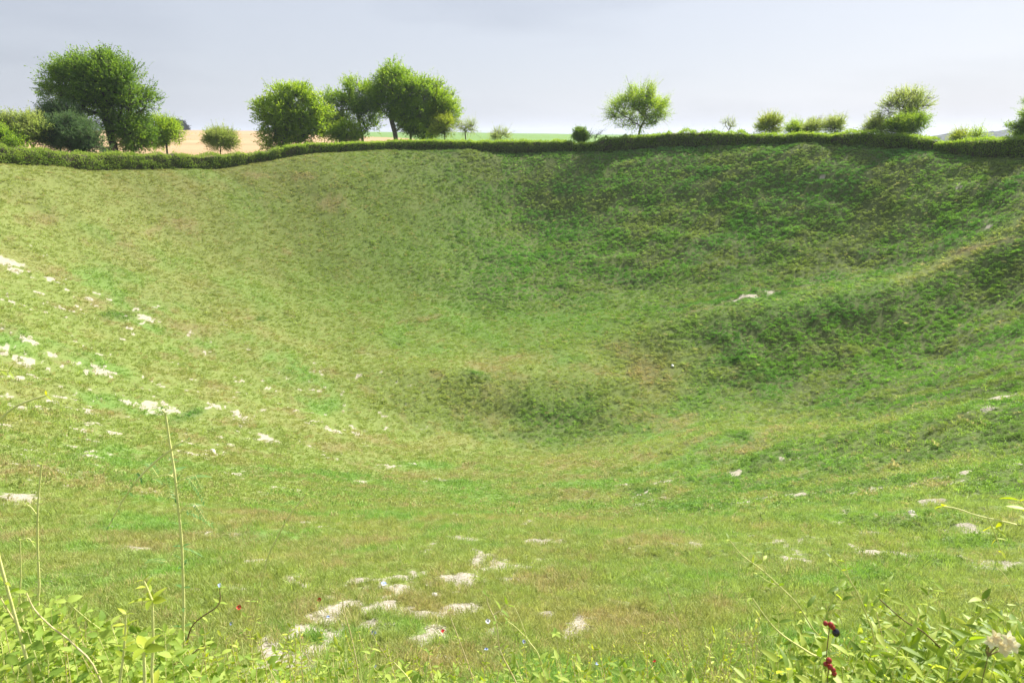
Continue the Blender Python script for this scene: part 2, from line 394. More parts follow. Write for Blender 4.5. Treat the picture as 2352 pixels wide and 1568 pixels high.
def plain_mat(name, c, c2=None, rough=.8, scale=8, bump=.3, spec=.3):
    m, nt, N, Lk = nmat(name)
    out = nd(nt, 'ShaderNodeOutputMaterial'); pr = nd(nt, 'ShaderNodeBsdfPrincipled')
    tc = nd(nt, 'ShaderNodeTexCoord'); nz = nd(nt, 'ShaderNodeTexNoise'); nz.inputs['Scale'].default_value = scale; nz.inputs['Detail'].default_value = 5
    Lk.new(tc.outputs['Object'], nz.inputs['Vector'])
    rp = nd(nt, 'ShaderNodeValToRGB'); e = rp.color_ramp.elements
    e[0].position = .35; e[1].position = .68; e[0].color = (*c, 1); e[1].color = (*(c2 or [k * 1.5 for k in c]), 1)
    Lk.new(nz.outputs[0], rp.inputs[0]); Lk.new(rp.outputs[0], pr.inputs['Base Color'])
    pr.inputs['Roughness'].default_value = rough; pr.inputs['Specular IOR Level'].default_value = spec
    bp = nd(nt, 'ShaderNodeBump'); bp.inputs['Strength'].default_value = bump; bp.inputs['Distance'].default_value = .02
    Lk.new(nz.outputs[0], bp.inputs['Height']); Lk.new(bp.outputs[0], pr.inputs['Normal'])
    Lk.new(pr.outputs[0], out.inputs[0])
    return m

def ground_mat():
    m, nt, N, Lk = nmat('crater_ground')
    out = nd(nt, 'ShaderNodeOutputMaterial'); pr = nd(nt, 'ShaderNodeBsdfPrincipled')
    t = nd(nt, 'ShaderNodeAttribute', attribute_name='tint'); ch = nd(nt, 'ShaderNodeAttribute', attribute_name='chalk')
    geo = nd(nt, 'ShaderNodeNewGeometry')
    nz = nd(nt, 'ShaderNodeTexNoise'); nz.inputs['Scale'].default_value = 9; nz.inputs['Detail'].default_value = 6; nz.inputs['Roughness'].default_value = .7
    Lk.new(geo.outputs['Position'], nz.inputs['Vector'])
    nf = nd(nt, 'ShaderNodeTexNoise'); nf.inputs['Scale'].default_value = 42; nf.inputs['Detail'].default_value = 5; nf.inputs['Roughness'].default_value = .7
    Lk.new(geo.outputs['Position'], nf.inputs['Vector'])
    # turf and soil
    mr = nd(nt, 'ShaderNodeMapRange'); mr.inputs['From Min'].default_value = .3; mr.inputs['From Max'].default_value = .7
    mr.inputs['To Min'].default_value = .55; mr.inputs['To Max'].default_value = 1.25
    Lk.new(nz.outputs[0], mr.inputs['Value'])
    sc = nd(nt, 'ShaderNodeVectorMath', operation='SCALE'); Lk.new(t.outputs['Vector'], sc.inputs[0]); Lk.new(mr.outputs[0], sc.inputs['Scale'])
    # chalk
    cr = nd(nt, 'ShaderNodeValToRGB'); e = cr.color_ramp.elements
    e[0].position = .36; e[0].color = (.20, .17, .11, 1); e[1].position = .60; e[1].color = (.41, .385, .32, 1)
    Lk.new(nf.outputs[0], cr.inputs[0])
    # mask
    ad = nd(nt, 'ShaderNodeMath', operation='MULTIPLY_ADD'); ad.inputs[1].default_value = .9; Lk.new(nf.outputs[0], ad.inputs[0]); Lk.new(ch.outputs['Fac'], ad.inputs[2])
    mk = nd(nt, 'ShaderNodeMapRange'); mk.inputs['From Min'].default_value = .86; mk.inputs['From Max'].default_value = 1.06
    Lk.new(ad.outputs[0], mk.inputs['Value'])
    mx = nd(nt, 'ShaderNodeMix', data_type='RGBA'); Lk.new(mk.outputs[0], mx.inputs['Factor']); Lk.new(sc.outputs[0], mx.inputs[6]); Lk.new(cr.outputs[0], mx.inputs[7])
    Lk.new(mx.outputs[2], pr.inputs['Base Color'])
    pr.inputs['Roughness'].default_value = .95; pr.inputs['Specular IOR Level'].default_value = .1
    bp = nd(nt, 'ShaderNodeBump'); bp.inputs['Strength'].default_value = .6; bp.inputs['Distance'].default_value = .03
    Lk.new(nf.outputs[0], bp.inputs['Height']); Lk.new(bp.outputs[0], pr.inputs['Normal'])
    Lk.new(pr.outputs[0], out.inputs[0])
    return m

def field_mat(name, c, c2, c3):
    """a crop field: faint long drill rows and broad patches"""
    m, nt, N, Lk = nmat(name)
    out = nd(nt, 'ShaderNodeOutputMaterial'); pr = nd(nt, 'ShaderNodeBsdfPrincipled')
    geo = nd(nt, 'ShaderNodeNewGeometry')
    mp = nd(nt, 'ShaderNodeMapping'); mp.inputs['Scale'].default_value = (.003, .045, 1); Lk.new(geo.outputs['Position'], mp.inputs['Vector'])
    nz = nd(nt, 'ShaderNodeTexNoise'); nz.inputs['Scale'].default_value = 1; nz.inputs['Detail'].default_value = 4; Lk.new(mp.outputs[0], nz.inputs['Vector'])
    rp = nd(nt, 'ShaderNodeValToRGB'); e = rp.color_ramp.elements
    e[0].position = .35; e[0].color = (*c2, 1); e[1].position = .62; e[1].color = (*c, 1); x = e.new(.8); x.color = (*c3, 1)
    Lk.new(nz.outputs[0], rp.inputs[0])
    n2 = nd(nt, 'ShaderNodeTexNoise'); n2.inputs['Scale'].default_value = 1.2; n2.inputs['Detail'].default_value = 5; Lk.new(geo.outputs['Position'], n2.inputs['Vector'])
    mr = nd(nt, 'ShaderNodeMapRange'); mr.inputs['To Min'].default_value = .82; mr.inputs['To Max'].default_value = 1.15; Lk.new(n2.outputs[0], mr.inputs['Value'])
    sc = nd(nt, 'ShaderNodeVectorMath', operation='SCALE'); Lk.new(rp.outputs[0], sc.inputs[0]); Lk.new(mr.outputs[0], sc.inputs['Scale'])
    Lk.new(sc.outputs[0], pr.inputs['Base Color']); pr.inputs['Roughness'].default_value = 1; pr.inputs['Specular IOR Level'].default_value = .05
    Lk.new(pr.outputs[0], out.inputs[0])
    return m

M_GROUND = ground_mat()
M_WHEAT = field_mat('ripe_wheat', (.42, .29, .17), (.35, .245, .14), (.46, .33, .20))
M_CROP = field_mat('green_crop', (.17, .27, .09), (.13, .22, .07), (.22, .30, .12))
M_VERGE = field_mat('rough_verge', (.16, .20, .06), (.12, .17, .05), (.24, .22, .10))
M_GRASS = leaf_mat('grass_blade', 0, 0, 0, transl=.38, rough=.55, instancer=True, spec=.2)
M_COVER = leaf_mat('leafy_cover', 0, 0, 0, transl=.22, rough=.5, instancer=True, spec=.25)
M_BARK = plain_mat('bark', (.045, .036, .026), (.12, .10, .075), .9, 6, .6)
M_DRYBARK = plain_mat('pale_bark', (.10, .085, .06), (.22, .19, .14), .9, 6, .6)

# ------------------------------------------------------------------ ground sheets
def build_ground():
    fine = np.linspace(R(-43), R(43), 640)
    step = np.exp(np.linspace(0, math.log((math.pi + 0.0) / R(43)), 46))[1:] * R(43)
    az = np.concatenate([-step[::-1], fine, step])
    az[0], az[-1] = -math.pi, math.pi
    rad = np.concatenate([[.25], np.exp(np.linspace(math.log(.6), math.log(112), 620)), np.exp(np.linspace(math.log(114), math.log(5200), 110))])
    Am, Rm = np.meshgrid(az, rad)
    X = Rm * np.sin(Am); Y = Rm * np.cos(Am)
    Z = height(X, Y)
    na, nr = len(az), len(rad)
    idx = np.arange(na * nr).reshape(nr, na)
    q = np.stack([idx[:-1, :-1], idx[:-1, 1:], idx[1:, 1:], idx[1:, :-1]], -1)
    # zone of each cell
    cx = (X[:-1, :-1] + X[1:, 1:]) / 2; cy = (Y[:-1, :-1] + Y[1:, 1:]) / 2
    L = np.hypot(cx, cy); A = np.arctan2(cx, cy); rho = np.hypot(cx - CX, cy - CY) / RR
    inner = (L < 113)
    # boundary of wheat against green crop runs diagonally away
    wheat = (~inner) & (A < np.interp(L, [113, 230, 420, 5200], [-.115, -.115, -.30, -.9])) & (A > -1.6) & (L > 113)
    crop = (~inner) & (~wheat) & (A > -1.6) & (A < .75)
    rest = (~inner) & (~wheat) & (~crop)
    V = np.stack([X, Y, Z], -1).reshape(-1, 3)
    def piece(name, mask, mat, label, cat, attrs=True, smooth=True):
        f = q[mask]
        used, inv = np.unique(f, return_inverse=True)
        f = inv.reshape(-1, 4); v = V[used]
        at_ = None
        if attrs:
            ch, ea = masks(v[:, 0], v[:, 1])
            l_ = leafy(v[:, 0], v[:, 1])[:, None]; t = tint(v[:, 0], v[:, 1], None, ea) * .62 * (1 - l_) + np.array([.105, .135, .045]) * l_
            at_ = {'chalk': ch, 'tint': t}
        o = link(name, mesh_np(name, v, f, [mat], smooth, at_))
        tag(o, label, cat, kind='structure')
        return o
    piece('ground', inner, M_GROUND, 'grassy slopes and floor of a deep round crater with bare chalk patches', 'ground')
    piece('wheat_field', wheat, M_WHEAT, 'tan stubble field rising to the horizon behind the trees on the left', 'field', False)
    piece('crop_field', crop, M_CROP, 'pale green field rising to the horizon behind the middle hedge', 'field', False)
    piece('meadow', rest, M_VERGE, 'open grassland around the crater', 'meadow', False)
build_ground()

# ------------------------------------------------------------------ grass and leafy cover (stuff)
hidden = bpy.data.collections.new('plant_sources')
def tuft(name, n, hgt, rad_, wid, lean, seed, mat):
    g = np.random.default_rng(seed)
    a = g.uniform(0, 2 * math.pi, n); r = rad_ * np.sqrt(g.random(n))
    P = np.stack([r * np.cos(a), r * np.sin(a), np.full(n, -.06)], -1)
    h = hgt * g.uniform(.45, 1.1, n)
    da = a + g.normal(0, .9, n); le = lean * g.uniform(.1, 1.2, n)
    O = np.stack([np.cos(da), np.sin(da), np.zeros(n)], -1)
    Sd = np.stack([-np.sin(da + g.normal(0, .8, n)), np.cos(da), np.zeros(n)], -1); Sd = unit(Sd)
    w = wid * g.uniform(.6, 1.2, n)
    m1 = P + O * (h * le * .3)[:, None] + np.array([0, 0, 1]) * (h * .55)[:, None]
    tp = P + O * (h * le)[:, None] + np.array([0, 0, 1]) * (h * (1 - .25 * le))[:, None]
    V = np.stack([P - Sd * w[:, None] * .5, P + Sd * w[:, None] * .5, m1 + Sd * w[:, None] * .42, m1 - Sd * w[:, None] * .42, tp], 1)
    o = (np.arange(n) * 5)[:, None]
    F = [o + np.array([[0, 1, 2, 3]]), o + np.array([[3, 2, 4]])]
    v = np.repeat(g.random(n), 5)
    ob = bpy.data.objects.new(name, mesh_np(name, V.reshape(-1, 3), F, [mat], False, {'v': v}))
    hidden.objects.link(ob)
    return ob
def cushion(name, n, hgt, rad_, ls, seed, mat):
    g = np.random.default_rng(seed)
    a = g.uniform(0, 2 * math.pi, n); r = np.sqrt(g.random(n))
    lump = .75 + .35 * np.sin(a * 3 + seed) * r
    z = hgt * np.sqrt(np.clip(1 - r ** 2, 0, 1)) * lump * g.uniform(.55, 1.15, n)
    P = np.stack([rad_ * r * np.cos(a), rad_ * r * np.sin(a), z], -1)
    O = unit(np.stack([np.cos(a) * r, np.sin(a) * r, np.full(n, .35)], -1) + g.normal(0, .45, (n, 3)))
    Nn = unit(np.array([0, 0, 1.0]) + g.normal(0, .55, (n, 3)))
    V, F = leaf_cards(P, O, Nn, ls * g.uniform(.6, 1.3, n), ls * g.uniform(.4, .8, n))
    v = np.repeat(g.random(n), 5)
    ob = bpy.data.objects.new(name, mesh_np(name, V, F, [mat], False, {'v': v}))
    hidden.objects.link(ob)
    return ob
# grass sources, height 1 = scale in metres: 0-2 fine near tufts, 3-5 coarser turf clumps
GSRC = [tuft('grass_tuft', 46, 1, .75, .055, .7, 100 + k, M_GRASS) for k in range(3)] + \
       [tuft('grass_clump', 40, .8, 1.1, .16, .8, 110 + k, M_GRASS) for k in range(3)]
LSRC = [cushion('leafy_tuft', 60, .75, 1.0, .36, 120 + k, M_COVER) for k in range(4)]

def scatter(name, P, rot, scl, idx, tn, srcs, label, cat):
    me = bpy.data.meshes.new(name)
    me.vertices.add(len(P)); me.vertices.foreach_set('co', P.astype(np.float32).ravel())
    for k, a, t in (('rot', rot, 'FLOAT_VECTOR'), ('tint', tn, 'FLOAT_VECTOR'), ('scl', scl, 'FLOAT_VECTOR'), ('pick', idx, 'INT')):
        q = me.attributes.new(k, t, 'POINT')
        q.data.foreach_set('value' if t == 'INT' else 'vector', (a.astype(np.int32) if t == 'INT' else a.astype(np.float32)).ravel())
    me.materials.append(srcs[0].data.materials[0])
    o = link(name, me)
    col = bpy.data.collections.new(name + '_sources')
    for i, s in enumerate(srcs):
        col.objects.link(s)
    ng = bpy.data.node_groups.new(name + '_scatter', 'GeometryNodeTree')
    ng.interface.new_socket('Geometry', in_out='INPUT', socket_type='NodeSocketGeometry')
    ng.interface.new_socket('Geometry', in_out='OUTPUT', socket_type='NodeSocketGeometry')
    gi = ng.nodes.new('NodeGroupInput'); go = ng.nodes.new('NodeGroupOutput')
    ip = ng.nodes.new('GeometryNodeInstanceOnPoints')
    # one Object Info per source joined as instances keeps the order explicit
    jn = ng.nodes.new('GeometryNodeJoinGeometry')
    for s in reversed(srcs):
        oi = ng.nodes.new('GeometryNodeObjectInfo'); oi.inputs['Object'].default_value = s; oi.inputs['As Instance'].default_value = True
        ng.links.new(oi.outputs['Geometry'], jn.inputs[0])
    def na(nm, dt):
        n = ng.nodes.new('GeometryNodeInputNamedAttribute'); n.data_type = dt; n.inputs['Name'].default_value = nm
        return n.outputs['Attribute']
    ng.links.new(gi.outputs[0], ip.inputs['Points']); ng.links.new(jn.outputs[0], ip.inputs['Instance'])
    ip.inputs['Pick Instance'].default_value = True
    ng.links.new(na('pick', 'INT'), ip.inputs['Instance Index'])
    er = ng.nodes.new('FunctionNodeEulerToRotation'); ng.links.new(na('rot', 'FLOAT_VECTOR'), er.inputs[0]); ng.links.new(er.outputs[0], ip.inputs['Rotation'])
    ng.links.new(na('scl', 'FLOAT_VECTOR'), ip.inputs['Scale'])
    ng.links.new(ip.outputs[0], go.inputs[0])
    md = o.modifiers.new('scatter', 'NODES'); md.node_group = ng
    tag(o, label, cat, kind='stuff')
    return o

def sample_ring(r0, r1, dens):
    """random points of a wedge round the camera, dens per square metre"""
    A0, A1 = R(-48), R(48)
    n = int((A1 - A0) * (r1 ** 2 - r0 ** 2) / 2 * dens)
    r = np.sqrt(rng.uniform(r0 ** 2, r1 ** 2, n)); a = rng.uniform(A0, A1, n)
    r = np.maximum(r * np.exp(rng.normal(0, .11 if r1 < 50 else .04, n)), .9)
    return r * np.sin(a), r * np.cos(a)

def slope_rot(x, y, e=.25, amount=.6):
    gx = (base_h(x + e, y) - base_h(x - e, y)) / (2 * e); gy = (base_h(x, y + e) - base_h(x, y - e)) / (2 * e)
    return gx * amount, gy * amount

def build_cover():
    G = []; Lf = []
    bands = [(1.2, 3.2, 1500, .045, 0), (3.2, 5.5, 620, .060, 0), (5.5, 9, 300, .075, 0), (9, 16, 110, .10, 0), (16, 28, 40, .13, 3), (28, 45, 17, .17, 3), (45, 70, 19, .15, 3), (70, 100, 15, .165, 3)]
    for (r0, r1, dn, sz, vi) in bands:
        x, y = sample_ring(r0, r1, dn)
        rho = np.hypot(x - CX, y - CY) / RR
        k = (rho < 1.03) | (y < 4)
        x, y = x[k], y[k]
        lf = leafy(x, y); ch, ea = masks(x, y)
        keep = (ch + rng.uniform(-.50, .38, len(x)) < .5) & (ea * .9 + rng.uniform(-.3, .3, len(x)) < .68)
        keep &= rng.random(len(x)) > lf * .75
        x, y, lf, ea = x[keep], y[keep], lf[keep], ea[keep]
        z = height(x, y)
        n = len(x)
        t = tint(x, y, lf, ea * .7) * rng.uniform(.82, 1.2, (n, 1))
        dry = rng.random(n) < .10 + .25 * (ea > .3)
        t[dry] = t[dry] * .4 + np.array([.46, .38, .20]) * .6
        s = sz * rng.uniform(.6, 1.25, n) * (.75 + .6 * fbm(x * .8, y * .8, 3, 130))
        big = rng.random(n) < .012
        s[big] *= 1.6
        gx, gy = slope_rot(x, y)
        rot = np.stack([gy + rng.normal(0, .12, n), -gx + rng.normal(0, .12, n), rng.uniform(0, 6.28, n)], -1)
        flat = (1.0 if r1 < 6 else .8) if vi == 0 else .62
        G.append((np.stack([x, y, z], -1), rot, np.stack([s, s, s * flat * rng.uniform(.7, 1.3, n)], -1), vi + rng.integers(0, 3, n), t))
    lb = [(5, 9, 80, .045), (9, 16, 55, .055), (16, 30, 42, .072), (30, 48, 32, .09), (48, 72, 24, .108), (72, 100, 17, .135)]
    for (r0, r1, dn, sz) in lb:
        x, y = sample_ring(r0, r1, dn)
        lf = leafy(x, y); ch, ea = masks(x, y)
        clump = sst(.30, .62, fbm(x * .7, y * .7, 3, 140))
        keep = (rng.random(len(x)) < lf * (.6 + .4 * clump)) & (ch < .45) & (ea + rng.uniform(-.3, .3, len(x)) < .55)
        x, y, lf, ea = x[keep], y[keep], lf[keep], ea[keep]
        z = height(x, y); n = len(x)
        t = tint(x, y, lf, ea * .5) * rng.uniform(.7, 1.3, (n, 1))
        s = sz * rng.uniform(.55, 1.45, n) * (.6 + .9 * fbm(x * .5, y * .5, 3, 150))
        gx, gy = slope_rot(x, y)
        rot = np.stack([gy + rng.normal(0, .15, n), -gx + rng.normal(0, .15, n), rng.uniform(0, 6.28, n)], -1)
        Lf.append((np.stack([x, y, z], -1), rot, np.stack([s, s, s * rng.uniform(.7, 1.9, n)], -1), rng.integers(0, 4, n), t))
    c = lambda A, i: np.concatenate([a[i] for a in A])
    print('grass', len(c(G, 0)), 'leafy', len(c(Lf, 0)))
    scatter('grass', c(G, 0), c(G, 1), c(G, 2), c(G, 3), c(G, 4), GSRC, 'short olive green grass covering the left, near and bottom parts of the crater', 'grass')
    scatter('ground_cover', c(Lf, 0), c(Lf, 1), c(Lf, 2), c(Lf, 3), c(Lf, 4), LSRC, 'low dark green leafy plants covering the far and right-hand slopes of the crater', 'ground cover')
build_cover()

# ------------------------------------------------------------------ trees and shrubs behind the hedge
ML = {
 'dark':  leaf_mat('leaf_deep_green', (.070, .140, .024), (.140, .245, .040), (.270, .380, .075), .5, .5, nscale=.5),
 'mid':   leaf_mat('leaf_green', (.110, .200, .030), (.200, .320, .050), (.350, .460, .095), .54, .5, nscale=.5),  # palest tone raised to paint sunlit highlights into the leaves
 'light': leaf_mat('leaf_fresh_green', (.135, .235, .035), (.250, .370, .055), (.430, .530, .110), .56, .5, nscale=.6),  # third colour brightened likewise, as painted leaf highlights
 'pale':  leaf_mat('leaf_olive', (.190, .260, .070), (.290, .370, .100), (.420, .460, .160), .52, .6, nscale=.7),
 'blue':  leaf_mat('leaf_blue_green', (.060, .125, .048), (.105, .180, .065), (.165, .240, .085), .38, .6, nscale=.5),
 'yellow': leaf_mat('leaf_yellow_green', (.190, .270, .045), (.290, .370, .060), (.430, .450, .100), .48, .5, nscale=1.5),
 'far':   leaf_mat('leaf_far_wood', (.012, .022, .014), (.020, .034, .020), (.032, .050, .028), .1, .8, nscale=.1),
}

def back(px, off):
    """Y of a spot `off` metres outside the rim seen at column px"""
    d = ray(px, 350); k = math.hypot(d[0], d[1]); dx, dy = d[0] / k, d[1] / k
    r = RR + off
    b = 2 * (dx * -CX + dy * -CY); c = CX ** 2 + CY ** 2 - r * r
    t = (-b + math.sqrt(b * b - 4 * c)) / 2
    return t * dy

def skeleton(root, trunk, tips, r0, g, jit=.12):
    """join the tips to the trunk like limbs: returns tube paths and radii"""
    nodes = [np.array(p, float) for p in trunk]; par = [-1] + list(range(len(trunk) - 1))
    order = np.argsort([np.linalg.norm(t - nodes[-1]) for t in tips])
    tipn = []
    for i in order:
        t = tips[i]; A = np.array(nodes)
        d = np.linalg.norm(A - t, axis=1)
        low = np.maximum(0, A[:, 2] - t[2] + .2) * 1.5
        dep = np.linalg.norm(A - nodes[0], axis=1) * .25
        cost = d + low + dep
        cost[0] += 3
        k = int(np.argmin(cost)); a = nodes[k]; L = np.linalg.norm(t - a); ns = max(1, int(L / .9))
        p = k
        for s in range(1, ns + 1):
            f = s / ns
            q = a + (t - a) * f + g.normal(0, jit * L * .25, 3) * (1 if s < ns else 0)
            q[2] += .10 * L * math.sin(math.pi * f) * -.6
            nodes.append(q); par.append(p); p = len(nodes) - 1
        tipn.append(p)
    n = len(nodes); wgt = np.zeros(n)
    for p in tipn: wgt[p] = 1
    wgt = np.maximum(wgt, .0)
    for i in range(n - 1, 0, -1):
        if i >= len(trunk) or True:
            wgt[par[i]] += wgt[i] if par[i] >= 0 else 0
    rad = r0 * (np.maximum(wgt, 1) / max(wgt.max(), 1)) ** .42
    rad[0] *= 1.25
    kids = {}
    for i in range(1, n): kids.setdefault(par[i], []).append(i)
    paths = []; rr = []
    stack = [(0, [0])]
    starts = [0]
    while starts:
        s = starts.pop(); path = [s] if par[s] < 0 else [par[s], s]
        cur = s
        while cur in kids:
            ks = sorted(kids[cur], key=lambda k: -wgt[k])
            starts += ks[1:]
            cur = ks[0]; path.append(cur)
        if len(path) > 1:
            paths.append(np.array([nodes[k] for k in path]))
            r = np.array([rad[k] for k in path])
            if par[s] >= 0: r[0] = r[1]
            rr.append(np.maximum(r, .018))
    return paths, rr

def make_tree(name, label, cat, px, off, lobes, mat='mid', trunk=None, clumps=40, shoots=36, leaves=9, leaf=.2, r0=.22, wind=(-.15, 0), clump_r=.85, seed=1, group=None,
              bark=None, Y=None, shoot_len=.7, low=0.0, trunkless=False, spiky=1.0, stems=1):
    g = np.random.default_rng(seed)
    Y = Y or back(px, off)
    sc_ = Y / 1568 / ray(px, 330)[1]          # metres per pixel there
    b = at(px, 345, Y); gz = float(height(np.array([b[0]]), np.array([b[1]]))[0])
    base = np.array([b[0], b[1], gz])
    L = []
    for lb in lobes:
        c = at(lb[0], lb[1], Y); rx, rz = lb[2] * sc_, lb[3] * sc_
        dy = lb[4] * sc_ if len(lb) > 4 else 0
        L.append((c + np.array([0, dy, 0]), rx, min(rx, rz) * .95 if rx > 3 * rz else (rx + rz) / 2 * .9, rz))
    clumps = int(clumps * 1.35)
    vol = np.array([a[1] * a[2] * a[3] for a in L]); vol = vol ** .8; vol /= vol.sum()
    # clump centres spread through the crown
    cen = []; cdir = []
    tries = 0
    while len(cen) < clumps and tries < clumps * 40:
        tries += 1
        k = g.choice(len(L), p=vol); c, rx, ry, rz = L[k]
        d = unit(g.normal(0, 1, 3)); r = (.25 + .62 * g.random() ** .6)
        p = c + d * r * np.array([rx, ry, rz])
        if p[2] < gz + low: continue
        if cen and min(np.linalg.norm(np.array(cen) - p, axis=1)) < clump_r * .55 and tries < clumps * 25: continue
        cen.append(p); cdir.append(d)
    cen = np.array(cen); cdir = np.array(cdir)
    # trunk
    if trunk is None: trunk = [(px, 345), (px + 2, lobes[0][1] + lobes[0][3] * .3)]
    tp = [base - np.array([0, 0, .25])] + [at(x, y, Y) for x, y in trunk]
    tp = [p for i, p in enumerate(tp) if i == 0 or p[2] > gz + .15]
    if len(tp) < 2: tp.append(base + np.array([0, 0, .4]))
    tips = [c - d * clump_r * .3 for c, d in zip(cen, cdir)]
    paths, rr = skeleton(base, tp, tips, r0, g)
    # shoots around each clump
    ns = int(len(cen) * shoots); ci = np.repeat(np.arange(len(cen)), shoots)
    wv = np.array([wind[0], 0, wind[1]])
    sd_ = unit(g.normal(0, 1, (ns, 3)))
    cr = clump_r * g.uniform(.7, 1.3, len(cen))
    p0 = cen[ci] + sd_ * (cr[ci] * g.random(ns) ** .45)[:, None] * np.array([1.1, 1.1, .8])
    gd = unit(sd_ * .45 + cdir[ci] * .75 * spiky + np.array([0, 0, .55]) + wv + g.normal(0, .3, (ns, 3)))
    sl = shoot_len * g.uniform(.5, 1.3, ns)
    far = g.random(ns) < .09 * spiky
    sl[far] *= 1.8
    # drop what would hang in the ground
    t = (np.arange(leaves) + .5) / leaves
    P = p0[:, None] + gd[:, None] * (sl[:, None, None] * t[None, :, None])
    P = P.reshape(-1, 3) + g.normal(0, .04, (ns * leaves, 3))
    D = unit(np.repeat(gd, leaves, 0) * .8 + g.normal(0, .55, (ns * leaves, 3)))
    N = unit(g.normal(0, .6, (ns * leaves, 3)) + np.array([0, 0, 1.0]))
    keep = P[:, 2] > gz + .05
    P, D, N = P[keep], D[keep], N[keep]
    vv = np.repeat(np.clip(g.normal(.5, .16, len(cen)), 0, 1)[ci], leaves)[keep] * .6 + g.random(len(P)) * .4
    # tips of the shoots are fresher
    vv = np.clip(vv + (np.tile(t, ns)[keep] - .5) * .35, 0, 1)
    V, F = leaf_cards(P, D, N, leaf * g.uniform(.6, 1.3, len(P)), leaf * g.uniform(.4, .75, len(P)))
    root = thing(name, label, cat, base, group)
    # thin twigs of some shoots belong to the wood
    pick = g.random(ns) < .25
    for a, d, l, c in zip(p0[pick], gd[pick], sl[pick], tips_for(ci[pick], tips)):
        paths.append(np.array([c, a, a + d * l * .9])); rr.append(np.array([.022, .016, .008]))
    tv, tf = tubes(paths, rr, 5)
    tv[:, 2] = np.maximum(tv[:, 2], gz - .3)
    link('trunk', mesh_np('trunk', tv - base, tf, [bark or M_BARK], True), root)
    link('crown', mesh_np('crown', V - base, F, [ML[mat]], False, {'v': np.repeat(vv, 5)}), root)
    return root

def tips_for(ci, tips):
    return [tips[i] for i in ci]

T = make_tree
T('tree', 'largest tree on the far left, broad dark crown on a leaning brown trunk', 'tree', 266, 8,
  [(215, 195, 92, 62), (175, 175, 66, 48), (250, 180, 70, 52), (285, 225, 66, 48), (215, 245, 90, 34), (322, 240, 40, 26), (285, 285, 52, 34), (140, 205, 42, 34), (225, 148, 55, 26)], 'dark',
  trunk=[(266, 357), (258, 330), (250, 300), (240, 268), (228, 235)], clumps=135, shoots=40, leaves=9, leaf=.20, r0=.42, wind=(-.35, .1), clump_r=.95, seed=3, shoot_len=.85, spiky=1.15)
T('shrub', 'dense dark shrub filling the space just right of the leaning trunk', 'shrub', 310, 9,
  [(308, 318, 30, 30), (325, 300, 24, 24), (300, 290, 28, 22)], 'dark', trunk=[(306, 350), (308, 325)], clumps=30, shoots=44, leaf=.19, r0=.12, seed=5, clump_r=.75)
T('shrub', 'windswept olive shrub at the left edge, pale feathery tips on top', 'shrub', 62, 7,
  [(50, 292, 44, 34), (25, 300, 30, 30), (78, 305, 36, 26), (38, 268, 20, 16)], 'pale', trunk=[(75, 338), (60, 315)], clumps=42, shoots=42, leaf=.15, r0=.12, wind=(-.7, .2), seed=7, clump_r=.7, bark=M_DRYBARK, spiky=1.4)
T('shrub', 'low green shrub cut by the left edge of the picture', 'shrub', 4, 6,
  [(2, 318, 30, 18), (28, 326, 24, 12)], 'mid', clumps=16, shoots=42, leaf=.15, r0=.08, seed=8, clump_r=.6)
T('shrub', 'wispy blue-green shrub standing in front of the largest tree, left part', 'shrub', 125, 9,
  [(122, 262, 28, 22), (150, 268, 34, 22), (108, 275, 16, 18)], 'blue', trunk=[(140, 335), (130, 290)], clumps=26, shoots=36, leaf=.14, r0=.09, wind=(-.5, .3), seed=9, clump_r=.7, spiky=1.4)
T('conifer_shrub', 'broad rounded blue-green evergreen shrub left of the leaning trunk', 'shrub', 165, 5,
  [(160, 310, 66, 36), (190, 322, 50, 32), (120, 320, 40, 26), (150, 292, 44, 24), (215, 335, 26, 20)], 'blue', trunk=[(165, 345), (160, 320)], clumps=75, shoots=60, leaf=.13, r0=.12, wind=(-.55, .15), seed=10, clump_r=.75, shoot_len=.6)
T('small_tree', 'small bright green tree just right of the big leaning tree', 'tree', 384, 10,
  [(378, 302, 34, 30), (362, 288, 24, 20), (392, 318, 24, 22), (352, 318, 22, 22)], 'light', trunk=[(384, 352), (382, 330), (376, 308)], clumps=34, shoots=42, leaf=.16, r0=.12, seed=12, clump_r=.7)
T('shrub', 'rounded olive-green shrub alone before the tan field', 'shrub', 506, 6,
  [(506, 325, 33, 24), (495, 314, 22, 16), (520, 320, 20, 20)], 'pale', trunk=[(506, 350), (506, 335)], clumps=30, shoots=48, leaf=.13, r0=.08, seed=13, clump_r=.6)
T('tree', 'bushy bright green tree with foliage to the ground, left end of the tree group', 'tree', 655, 9,
  [(665, 250, 76, 52), (640, 275, 56, 46), (705, 262, 50, 46), (640, 312, 34, 30), (672, 225, 50, 30), (612, 255, 26, 26), (715, 300, 40, 26), (660, 325, 50, 20), (625, 325, 26, 20), (740, 285, 30, 30), (735, 245, 26, 34)], 'light',
  trunk=[(650, 345), (655, 315), (662, 280)], clumps=105, shoots=42, leaf=.21, r0=.30, seed=14, clump_r=.95, shoot_len=.7)
T('tree', 'mid-height tree with two thin trunks, left of the tallest crown', 'tree', 826, 12,
  [(822, 225, 44, 44), (790, 250, 44, 36), (838, 265, 34, 34), (775, 285, 34, 24), (826, 198, 30, 24), (850, 240, 26, 32), (765, 300, 34, 22), (850, 290, 18, 26), (766, 240, 34, 36), (756, 285, 32, 36)], 'mid',
  trunk=[(834, 330), (830, 305), (824, 275), (822, 245)], clumps=78, shoots=34, leaf=.21, r0=.20, seed=15, clump_r=.9, shoot_len=.8)
